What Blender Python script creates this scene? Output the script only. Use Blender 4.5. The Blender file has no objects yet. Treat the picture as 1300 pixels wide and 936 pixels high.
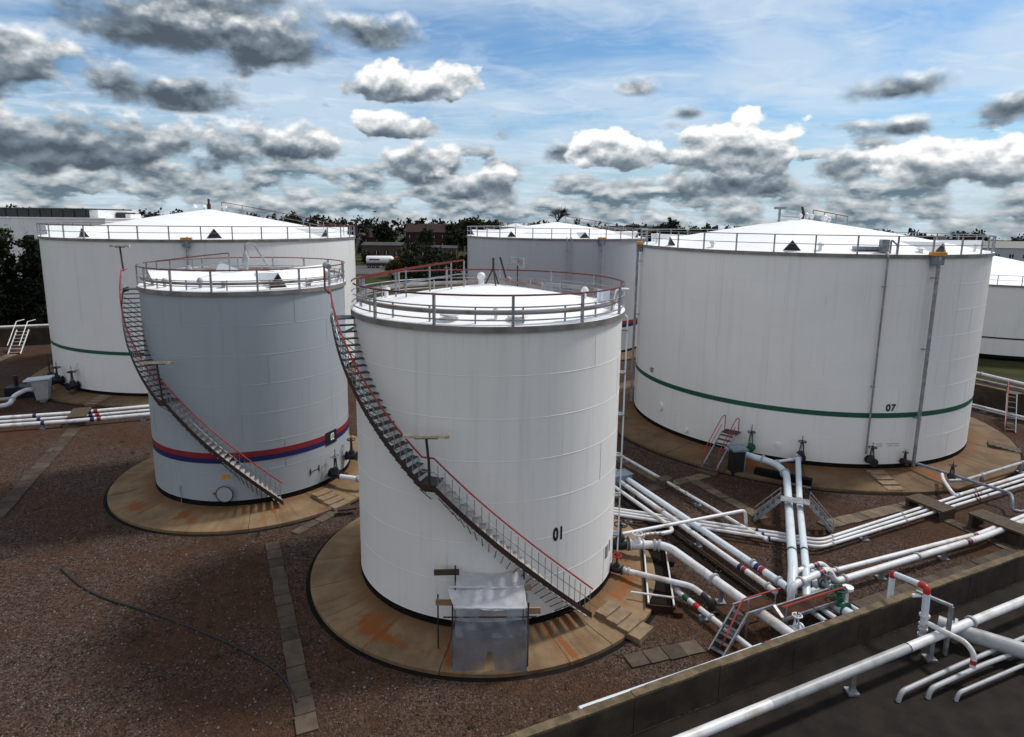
import bpy, math, random
from mathutils import Vector, Matrix, Quaternion
random.seed(7)
PI = math.pi
R = math.radians
sc = bpy.context.scene
col = sc.collection

# ------------------------------------------------------------------ camera
cam_d = bpy.data.cameras.new('camera')
cam = bpy.data.objects.new('camera', cam_d)
col.objects.link(cam)
cam_d.sensor_fit = 'HORIZONTAL'
cam_d.sensor_width = 36.0
cam_d.lens = 36.0 * 816.4 / 1300.0
cam_d.shift_y = -44.5 / 1300.0
cam_d.clip_start = 0.1
cam_d.clip_end = 8000
cam.location = (0, 0, 14.35)
_p, _r = R(10.03), R(0.70)
_rt, _up, _fw = Vector((1, 0, 0)), Vector((0, math.sin(_p), math.cos(_p))), Vector((0, math.cos(_p), -math.sin(_p)))
_R = _rt * math.cos(_r) + _up * math.sin(_r)
_U = _up * math.cos(_r) - _rt * math.sin(_r)
cam.rotation_euler = Matrix((_R, _U, -_fw)).transposed().to_euler()
sc.camera = cam
sc.view_settings.view_transform = 'Standard'
sc.view_settings.look = 'None'
sc.view_settings.exposure = 0.3
sc.view_settings.gamma = 1.0
sc.view_settings.use_curve_mapping = False

# ------------------------------------------------------------------ world: sky with clouds
SUN_AZ, SUN_EL = R(63), R(52)          # azimuth from +Y towards +X
SKY = 0.085
world = bpy.data.worlds.new('World')
sc.world = world
world.use_nodes = True
wt = world.node_tree
for n in list(wt.nodes):
    wt.nodes.remove(n)


class NT:
    """small helper to write node trees as expressions"""
    def __init__(s, t):
        s.t = t

    def n(s, typ, **kw):
        nd = s.t.nodes.new(typ)
        for k, v in kw.items():
            setattr(nd, k, v)
        return nd

    def put(s, sock, v):
        if hasattr(v, 'is_linked') or isinstance(v, bpy.types.NodeSocket):
            s.t.links.new(v, sock)
        elif v is not None:
            try:
                sock.default_value = v
            except Exception:
                sock.default_value = (v[0], v[1], v[2], 1.0) if len(v) == 3 else v

    def m(s, op, a, b=None, c=None, clamp=False):
        nd = s.n('ShaderNodeMath', operation=op, use_clamp=clamp)
        s.put(nd.inputs[0], a)
        if b is not None:
            s.put(nd.inputs[1], b)
        if c is not None:
            s.put(nd.inputs[2], c)
        return nd.outputs[0]

    def mix(s, f, a, b, typ='RGBA', blend='MIX'):
        nd = s.n('ShaderNodeMix', data_type=typ)
        if typ == 'RGBA':
            nd.blend_type = blend
            s.put(nd.inputs[0], f); s.put(nd.inputs[6], a); s.put(nd.inputs[7], b)
            return nd.outputs[2]
        s.put(nd.inputs[0], f); s.put(nd.inputs[2], a); s.put(nd.inputs[3], b)
        return nd.outputs[0]

    def ss(s, v, lo, hi, a=0.0, b=1.0):
        nd = s.n('ShaderNodeMapRange', interpolation_type='SMOOTHSTEP')
        s.put(nd.inputs[0], v)
        for i, q in enumerate((lo, hi, a, b)):
            s.put(nd.inputs[1 + i], q)
        return nd.outputs[0]

    def noise(s, vec, scale, detail=4, rough=0.55, dist=0.0):
        nd = s.n('ShaderNodeTexNoise')
        if vec is not None:
            s.put(nd.inputs['Vector'], vec)
        nd.inputs['Scale'].default_value = scale
        nd.inputs['Detail'].default_value = detail
        nd.inputs['Roughness'].default_value = rough
        nd.inputs['Distortion'].default_value = dist
        return nd.outputs[0]

    def vec(s, x, y, z):
        nd = s.n('ShaderNodeCombineXYZ')
        s.put(nd.inputs[0], x); s.put(nd.inputs[1], y); s.put(nd.inputs[2], z)
        return nd.outputs[0]

    def sep(s, v):
        nd = s.n('ShaderNodeSeparateXYZ')
        s.put(nd.inputs[0], v)
        return nd.outputs


def build_world():
    w = NT(wt)
    tc = w.n('ShaderNodeTexCoord')
    x, y, z = w.sep(tc.outputs['Generated'])
    sky = w.n('ShaderNodeTexSky')
    sky.sky_type = 'NISHITA'
    sky.sun_disc = False
    sky.sun_elevation = SUN_EL
    sky.sun_rotation = SUN_AZ
    sky.altitude = 50
    sky.air_density = 1.0
    sky.dust_density = 0.6
    sky.ozone_density = 2.5
    K = 0.84 / SKY

    def C(r_, g_, b_):
        return (r_ * K, g_ * K, b_ * K, 1)
    deg = 180 / PI
    az = w.m('MULTIPLY', w.m('ARCTAN2', x, y), deg)
    el = w.m('MULTIPLY', w.m('ARCSINE', w.m('MINIMUM', w.m('MAXIMUM', z, -1.0), 1.0)), deg)
    zc = w.m('ADD', w.m('MAXIMUM', z, 0.0), 0.09)
    px = w.m('DIVIDE', x, zc)
    py = w.m('DIVIDE', y, zc)

    def n2(vx, vy, scale, detail, rough, dist=0.0):
        nd = w.n('ShaderNodeTexNoise', noise_dimensions='2D')
        w.put(nd.inputs['Vector'], w.vec(vx, vy, 0.0))
        nd.inputs['Scale'].default_value = scale
        nd.inputs['Detail'].default_value = detail
        nd.inputs['Roughness'].default_value = rough
        nd.inputs['Distortion'].default_value = dist
        return nd.outputs[0]
    wt.links.new(w.vec(x, y, w.m('MAXIMUM', z, 0.012)), sky.inputs[0])
    base = w.mix(1.0, sky.outputs[0], SKY_TINT, blend='MULTIPLY')
    base = w.mix(w.ss(el, -1.0, 10.0, 0.75, 0.0), base, C(0.40, 0.53, 0.65))
    # broken cloud all round (a little above the picture and behind the camera), unseen and brightened to light the walls
    g1 = n2(px, py, 0.8, 4, 0.6)
    gcol = w.mix(w.ss(g1, 0.44, 0.66), C(0.96, 0.96, 0.96), C(0.22, 0.24, 0.26))
    wide = w.mix(w.m('MULTIPLY', w.ss(g1, 0.38, 0.52), 0.92), base, gcol)
    # ---- the part of the sky in view, with its single clouds
    veil1 = n2(w.m('ADD', w.m('MULTIPLY', px, 0.8), 4.0), w.m('MULTIPLY', py, 1.1), 0.8, 5, 0.60, 0.2)
    veil2 = n2(w.m('ADD', w.m('MULTIPLY', px, 2.2), 9.0), w.m('MULTIPLY', py, 2.6), 1.3, 4, 0.6, 0.6)
    veil = w.m('ADD', w.m('MULTIPLY', w.ss(veil1, 0.28, 0.62), 0.8), w.m('MULTIPLY', w.ss(veil2, 0.45, 0.70), 0.28))
    c = w.mix(w.m('MULTIPLY', veil, 0.86), base, C(0.64, 0.75, 0.86))
    e135 = w.m('MULTIPLY', el, 1.5)
    f1 = n2(az, e135, 0.20, 4, 0.55)
    f2 = n2(w.m('ADD', az, 57.0), e135, 0.40, 5, 0.47)
    f3 = n2(w.m('ADD', az, 57.0), w.m('ADD', e135, 0.9), 0.40, 3, 0.50)
    relief = w.m('SUBTRACT', f2, f3)
    N = w.m('SUBTRACT', w.m('ADD', w.m('MULTIPLY', f1, 0.85), w.m('MULTIPLY', f2, 0.65)), 0.72)
    # bank of cumulus low over the horizon
    le = w.m('LOGARITHM', w.m('ADD', w.m('MAXIMUM', el, -1.6), 3.0), 2.718)
    ba_ = w.m('MULTIPLY', az, 0.27)
    b1 = n2(ba_, w.m('MULTIPLY', el, 0.60), 1.0, 6, 0.54)
    b2 = n2(ba_, w.m('ADD', w.m('MULTIPLY', el, 0.60), 0.26), 1.0, 3, 0.5)
    bd = w.m('SUBTRACT', b1, w.m('MULTIPLY', w.m('MAXIMUM', w.m('SUBTRACT', el, 2.4), 0.0), 0.050))
    ba = w.ss(bd, 0.34, 0.50)
    bl = w.m('ADD', 0.36, w.m('MULTIPLY', w.m('SUBTRACT', b1, b2), 2.9), clamp=True)
    bcol = w.mix(bl, C(0.10, 0.155, 0.20), C(0.74, 0.77, 0.78))
    c = w.mix(w.m('MULTIPLY', ba, 0.92), c, bcol)
    g = bpy.data.node_groups.new('cloud', 'ShaderNodeTree')
    for nm, st in (('col', 'NodeSocketColor'), ('A', 'NodeSocketFloat'), ('E', 'NodeSocketFloat'), ('N', 'NodeSocketFloat'), ('relief', 'NodeSocketFloat'),
                   ('a', 'NodeSocketFloat'), ('e', 'NodeSocketFloat'), ('w', 'NodeSocketFloat'), ('h', 'NodeSocketFloat'), ('b', 'NodeSocketFloat'), ('s', 'NodeSocketFloat'), ('k', 'NodeSocketFloat')):
        g.interface.new_socket(nm, in_out='INPUT', socket_type=st)
    g.interface.new_socket('col', in_out='OUTPUT', socket_type='NodeSocketColor')
    q = NT(g)
    gi = q.n('NodeGroupInput').outputs
    go = q.n('NodeGroupOutput')
    u = q.m('DIVIDE', q.m('SUBTRACT', gi['A'], gi['a']), gi['w'])
    v = q.m('DIVIDE', q.m('SUBTRACT', gi['E'], gi['e']), gi['h'])
    vm = q.m('MAXIMUM', v, q.m('MULTIPLY', v, -1.4))
    d = q.m('SUBTRACT', 1.0, q.m('SQRT', q.m('ADD', q.m('MULTIPLY', u, u), q.m('MULTIPLY', vm, vm))))
    dens = q.m('ADD', d, q.m('MULTIPLY', gi['N'], gi['k']))
    al = q.ss(dens, 0.0, gi['s'])
    sh = q.m('MULTIPLY_ADD', v, 0.60, q.m('MULTIPLY', gi['relief'], 1.5))
    sh = q.m('MULTIPLY_ADD', dens, -0.22, sh)
    sh = q.m('ADD', sh, gi['b'], clamp=True)
    rmp = q.n('ShaderNodeValToRGB')
    q.put(rmp.inputs[0], sh)
    cr = rmp.color_ramp
    cr.elements[0].position = 0.0; cr.elements[0].color = (0.085, 0.11, 0.14, 1)
    cr.elements[1].position = 1.0; cr.elements[1].color = (1.0, 1.0, 1.0, 1)
    e = cr.elements.new(0.38); e.color = (0.20, 0.25, 0.295, 1)
    e = cr.elements.new(0.70); e.color = (0.52, 0.56, 0.59, 1)
    nd = q.n('ShaderNodeVectorMath', operation='SCALE')
    q.put(nd.inputs[0], rmp.outputs[0])
    nd.inputs['Scale'].default_value = K
    o = q.mix(al, gi['col'], nd.outputs[0])
    q.t.links.new(o, go.inputs[0])
    for (a, e_, ww, hh, br, sf, kk) in CLOUDS:
        nd = w.n('ShaderNodeGroup')
        nd.node_tree = g
        for k, val in (('col', c), ('A', az), ('E', el), ('N', N), ('relief', relief)):
            wt.links.new(val, nd.inputs[k])
        for k, val in (('a', a), ('e', e_), ('w', ww), ('h', hh), ('b', br), ('s', sf), ('k', kk)):
            nd.inputs[k].default_value = val
        c = nd.outputs[0]
    bg = w.n('ShaderNodeBackground')
    wt.links.new(wide, bg.inputs[0])
    bg.inputs[1].default_value = SKY
    bg2 = w.n('ShaderNodeBackground')
    # soft join between the two
    m1 = w.m('MULTIPLY', w.ss(el, 18.5, 26.0, 1.0, 0.0), w.ss(w.m('ABSOLUTE', az), 44.0, 58.0, 1.0, 0.0))
    wt.links.new(c, bg2.inputs[0])
    bg2.inputs[1].default_value = SKY
    ms = w.n('ShaderNodeMixShader')
    wt.links.new(m1, ms.inputs[0])
    wt.links.new(bg.outputs[0], ms.inputs[1])
    wt.links.new(bg2.outputs[0], ms.inputs[2])
    out = w.n('ShaderNodeOutputWorld')
    wt.links.new(ms.outputs[0], out.inputs[0])
    world.cycles.sampling_method = 'MANUAL'
    world.cycles.sample_map_resolution = 512


SKY_TINT = (0.74, 0.98, 1.12, 1)
# single clouds: azimuth, elevation, half width, half height (degrees), tone, edge softness
CLOUDS = [
    (-33.5, 4.6, 12.5, 2.9, 0.36, .55, 1.9), (-21.0, 5.4, 7.8, 2.3, 0.48, .50, 1.9), (-27.5, 9.0, 7.0, 1.7, 0.34, .6, 1.7), (-37.2, 9.8, 6.4, 3.0, 0.50, .5, 1.7),
    (-24.8, 14.0, 9.6, 4.2, 0.24, .60, 1.1), (-27.0, 13.2, 6.0, 2.8, 0.24, .6, 1.3), (-20.5, 12.8, 6.0, 2.6, 0.30, .6, 1.4), (-20.0, 16.2, 4.2, 2.0, 0.70, .8, 1.4), (-11.4, 14.4, 5.0, 1.9, 0.46, .7, 1.4), (-8.9, 10.7, 5.3, 2.2, 0.76, .22, 1.6), (-9.8, 7.6, 3.8, 1.5, 0.74, .22, 1.6),
    (-7.4, 4.3, 4.8, 2.3, 0.54, .5, 1.9), (-2.9, 2.8, 4.2, 1.8, 0.64, .45, 1.9), (4.0, 5.6, 3.0, 1.5, 0.46, .6, 1.7), (8.0, 5.7, 4.5, 2.1, 0.88, .20, 1.7),
    (18.4, 2.9, 5.8, 1.7, 0.40, .5, 1.9), (18.2, 5.8, 5.0, 2.9, 0.80, .20, 1.7), (29.5, 9.6, 4.0, 1.4, 0.42, .7, 1.4), (29.8, 7.0, 3.2, 1.1, 0.56, .7, 1.5),
    (26.6, 4.3, 4.0, 1.7, 0.64, .45, 1.7), (33.5, 4.3, 5.2, 2.3, 0.82, .24, 1.8), (14.6, 8.7, 2.2, .8, .44, .9, 1.5), (10.0, 10.8, 1.9, 1.1, .66, .9, 1.2), (36.8, 7.8, 5.4, 1.4, .48, .8, 1.5)]
build_world()

# ------------------------------------------------------------------ sun
sd = bpy.data.lights.new('sun', 'SUN')
sd.energy = 2.5
sd.angle = R(8.0)
sd.color = (1.0, 0.95, 0.87)
so = bpy.data.objects.new('sun', sd)
col.objects.link(so)
sv = Vector((math.sin(SUN_AZ) * math.cos(SUN_EL), math.cos(SUN_AZ) * math.cos(SUN_EL), math.sin(SUN_EL)))
so.rotation_euler = sv.to_track_quat('Z', 'Y').to_euler()
so.location = (40, 20, 60)


# ------------------------------------------------------------------ materials
def pm(name, c1, c2=None, scale=3.0, rough=0.6, metal=0.0, bump=0.0, bscale=None, stretch=(1, 1, 1), lo=0.35, hi=0.65, detail=6, spec=0.4, c3=None, s3=0.3):
    """Principled surface whose colour wanders between c1 and c2 (and c3 on a larger scale)"""
    m = bpy.data.materials.new(name)
    m.use_nodes = True
    q = NT(m.node_tree)
    b = m.node_tree.nodes['Principled BSDF']
    b.inputs['Roughness'].default_value = rough
    b.inputs['Metallic'].default_value = metal
    b.inputs['Specular IOR Level'].default_value = spec
    tc = q.n('ShaderNodeTexCoord')
    mp = q.n('ShaderNodeMapping')
    mp.inputs['Scale'].default_value = stretch
    m.node_tree.links.new(tc.outputs['Object'], mp.inputs[0])
    v = mp.outputs[0]
    c = (c1[0], c1[1], c1[2], 1)
    if c2:
        f = q.ss(q.noise(v, scale, detail, 0.6), lo, hi)
        c = q.mix(f, c, (c2[0], c2[1], c2[2], 1))
    if c3:
        f = q.ss(q.noise(v, s3, 5, 0.6, 0.5), 0.50, 0.68)
        c = q.mix(f, c, (c3[0], c3[1], c3[2], 1))
    q.put(b.inputs['Base Color'], c)
    if bump:
        bp = q.n('ShaderNodeBump')
        bp.inputs['Strength'].default_value = bump
        bp.inputs['Distance'].default_value = 0.05
        m.node_tree.links.new(q.noise(v, bscale or scale * 3, 5, 0.65), bp.inputs['Height'])
        m.node_tree.links.new(bp.outputs[0], b.inputs['Normal'])
    return m


def shell_paint(name, c, dirt, amt=0.5):
    m = bpy.data.materials.new(name)
    m.use_nodes = True
    q = NT(m.node_tree)
    b = m.node_tree.nodes['Principled BSDF']
    b.inputs['Roughness'].default_value = 0.42
    b.inputs['Specular IOR Level'].default_value = 0.35
    tc = q.n('ShaderNodeTexCoord')
    x, y, z = q.sep(tc.outputs['Object'])
    run = q.noise(q.vec(q.m('MULTIPLY', x, 2.6), q.m('MULTIPLY', y, 2.6), q.m('MULTIPLY', z, 0.10)), 1.0, 6, 0.65)
    blot = q.noise(tc.outputs['Object'], 0.35, 4, 0.6)
    fine = q.noise(tc.outputs['Object'], 5.0, 4, 0.7)
    k = q.m('MULTIPLY', q.ss(run, 0.50, 0.78), amt)
    k = q.m('ADD', k, q.m('MULTIPLY', q.ss(blot, 0.35, 0.75), amt * 0.35))
    k = q.m('ADD', k, q.m('MULTIPLY', q.ss(fine, 0.45, 0.8), amt * 0.18), clamp=True)
    cc = q.mix(k, (c[0], c[1], c[2], 1), (dirt[0], dirt[1], dirt[2], 1))
    drip = q.m('MULTIPLY', q.ss(q.noise(q.vec(q.m('MULTIPLY', x, 4.5), q.m('MULTIPLY', y, 4.5), q.m('MULTIPLY', z, 0.22)), 1.0, 5, 0.7), 0.60, 0.74), 0.32)
    cc = q.mix(drip, cc, (dirt[0] * .72, dirt[1] * .69, dirt[2] * .64, 1))
    rust = q.m('MULTIPLY', q.ss(q.noise(q.vec(q.m('MULTIPLY', x, 1.8), q.m('MULTIPLY', y, 1.8), q.m('MULTIPLY', z, 0.5)), 1.7, 8, 0.72), 0.72, 0.80), 0.5)
    cc = q.mix(rust, cc, (0.33, 0.20, 0.11, 1))
    q.put(b.inputs['Base Color'], cc)
    bp = q.n('ShaderNodeBump')
    bp.inputs['Strength'].default_value = 0.10
    bp.inputs['Distance'].default_value = 0.04
    m.node_tree.links.new(q.noise(tc.outputs['Object'], 0.8, 3, 0.5), bp.inputs['Height'])
    m.node_tree.links.new(bp.outputs[0], b.inputs['Normal'])
    return m


def plinth_mat(name, stains, rad_in, c1=(0.245, 0.170, 0.100), c2=(0.145, 0.096, 0.055)):
    """weathered concrete; stains = (angle, radius, half-angle, half-length) rust runs"""
    m = bpy.data.materials.new(name)
    m.use_nodes = True
    q = NT(m.node_tree)
    b = m.node_tree.nodes['Principled BSDF']
    b.inputs['Roughness'].default_value = 0.85
    b.inputs['Specular IOR Level'].default_value = 0.2
    tc = q.n('ShaderNodeTexCoord')
    O = tc.outputs['Object']
    x, y, z = q.sep(O)
    ang = q.m('MULTIPLY', q.m('ARCTAN2', x, q.m('MULTIPLY', y, -1.0)), 180 / PI)
    rad = q.m('SQRT', q.m('ADD', q.m('MULTIPLY', x, x), q.m('MULTIPLY', y, y)))
    c = q.mix(q.ss(q.noise(O, 0.7, 7, 0.65), 0.35, 0.7), (*c1, 1), (*c2, 1))
    runs = q.noise(q.vec(q.m('MULTIPLY', ang, 0.35), q.m('MULTIPLY', rad, 0.35), 2.0), 1.0, 6, 0.65)
    c = q.mix(q.m('MULTIPLY', q.ss(runs, 0.5, 0.75), 0.6), c, (c2[0] * .65, c2[1] * .62, c2[2] * .6, 1))
    inner = q.m('MULTIPLY', q.ss(q.m('ADD', q.m('SUBTRACT', rad, rad_in), q.m('MULTIPLY', q.noise(O, 0.9, 5, 0.65), -1.1)), -0.45, 0.25, 1.0, 0.0), 0.6)
    c = q.mix(inner, c, (0.13, 0.058, 0.022, 1))
    n = q.m('ADD', q.m('MULTIPLY', q.m('SUBTRACT', q.noise(O, 2.6, 8, 0.75), 0.5), 2.2), q.m('MULTIPLY', q.m('SUBTRACT', runs, 0.5), 2.4))
    c = q.mix(q.m('MULTIPLY', q.ss(q.noise(q.vec(q.m('MULTIPLY', ang, 0.2), q.m('MULTIPLY', rad, 0.3), 9.0), 1.0, 4, 0.6), 0.50, 0.72), 0.6), c, (0.21, 0.085, 0.028, 1))
    for (a0, r0, wa, wr) in stains:
        u = q.m('DIVIDE', q.m('SUBTRACT', ang, a0), wa)
        v = q.m('DIVIDE', q.m('SUBTRACT', rad, r0), wr)
        d = q.m('SUBTRACT', 1.0, q.m('SQRT', q.m('ADD', q.m('MULTIPLY', u, u), q.m('MULTIPLY', v, v))))
        c = q.mix(q.m('MULTIPLY', q.ss(q.m('ADD', d, n), 0.05, 0.75), 0.9), c, (0.22, 0.070, 0.016, 1))
    fine = q.noise(O, 26, 3, 0.7)
    c = q.mix(q.m('MULTIPLY', q.ss(fine, 0.4, 0.7), 0.25), c, (c2[0] * .7, c2[1] * .7, c2[2] * .7, 1))
    q.put(b.inputs['Base Color'], c)
    bp = q.n('ShaderNodeBump')
    bp.inputs['Strength'].default_value = 0.35
    bp.inputs['Distance'].default_value = 0.03
    m.node_tree.links.new(fine, bp.inputs['Height'])
    m.node_tree.links.new(bp.outputs[0], b.inputs['Normal'])
    return m


def gravel_mat():
    m = bpy.data.materials.new('gravel')
    m.use_nodes = True
    q = NT(m.node_tree)
    b = m.node_tree.nodes['Principled BSDF']
    b.inputs['Roughness'].default_value = 0.95
    b.inputs['Specular IOR Level'].default_value = 0.1
    tc = q.n('ShaderNodeTexCoord')
    O = tc.outputs['Object']
    vo = q.n('ShaderNodeTexVoronoi')
    vo.inputs['Scale'].default_value = 17.0
    q.t.links.new(O, vo.inputs['Vector'])
    stone = q.sep(vo.outputs['Color'])[0]
    c = q.mix(stone, (0.021, 0.0135, 0.010, 1), (0.122, 0.081, 0.064, 1))
    pale = q.ss(q.sep(vo.outputs['Color'])[1], 0.93, 0.97)
    c = q.mix(q.m('MULTIPLY', pale, 0.7), c, (0.15, 0.13, 0.12, 1))
    br = q.ss(q.noise(O, 0.16, 6, 0.62, 0.4), 0.42, 0.62)
    c = q.mix(q.m('MULTIPLY', br, 0.75), c, (0.076, 0.036, 0.019, 1))
    dk = q.ss(q.noise(O, 0.10, 6, 0.65, 0.6), 0.52, 0.70)
    c = q.mix(q.m('MULTIPLY', dk, 0.45), c, (0.020, 0.012, 0.009, 1))
    ms = q.ss(q.noise(O, 0.55, 7, 0.7, 0.3), 0.60, 0.72)
    c = q.mix(q.m('MULTIPLY', ms, 0.6), c, (0.060, 0.046, 0.018, 1))
    cl = q.ss(q.noise(O, 2.4, 5, 0.7), 0.40, 0.75)
    c = q.mix(q.m('MULTIPLY', cl, 0.5), c, (0.014, 0.011, 0.010, 1))
    q.put(b.inputs['Base Color'], c)
    bp = q.n('ShaderNodeBump')
    bp.inputs['Strength'].default_value = 0.9
    bp.inputs['Distance'].default_value = 0.05
    q.t.links.new(q.m('ADD', q.m('MULTIPLY', vo.outputs['Distance'], -1.2), q.noise(O, 3.0, 6, 0.7)), bp.inputs['Height'])
    q.t.links.new(bp.outputs[0], b.inputs['Normal'])
    return m


def leaf_mat(name, c1, c2):
    m = pm(name, c1, c2, scale=1.2, rough=0.7, spec=0.15)
    return m


def plastic_mat(name, c, lo, hi):
    m = bpy.data.materials.new(name)
    m.use_nodes = True
    q = NT(m.node_tree)
    b = m.node_tree.nodes['Principled BSDF']
    b.inputs['Base Color'].default_value = (*c, 1)
    b.inputs['Roughness'].default_value = 0.16
    b.inputs['Specular IOR Level'].default_value = 0.6
    tc = q.n('ShaderNodeTexCoord')
    nz = q.noise(tc.outputs['Object'], 1.3, 3, 0.5, 0.4)
    nd = q.ss(nz, 0.3, 0.7, lo, hi)
    q.put(b.inputs['Alpha'], nd)
    bp = q.n('ShaderNodeBump')
    bp.inputs['Strength'].default_value = 0.22
    bp.inputs['Distance'].default_value = 0.06
    q.t.links.new(q.noise(tc.outputs['Object'], 2.2, 3, 0.5, 2.5), bp.inputs['Height'])
    q.t.links.new(bp.outputs[0], b.inputs['Normal'])
    return m


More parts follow.
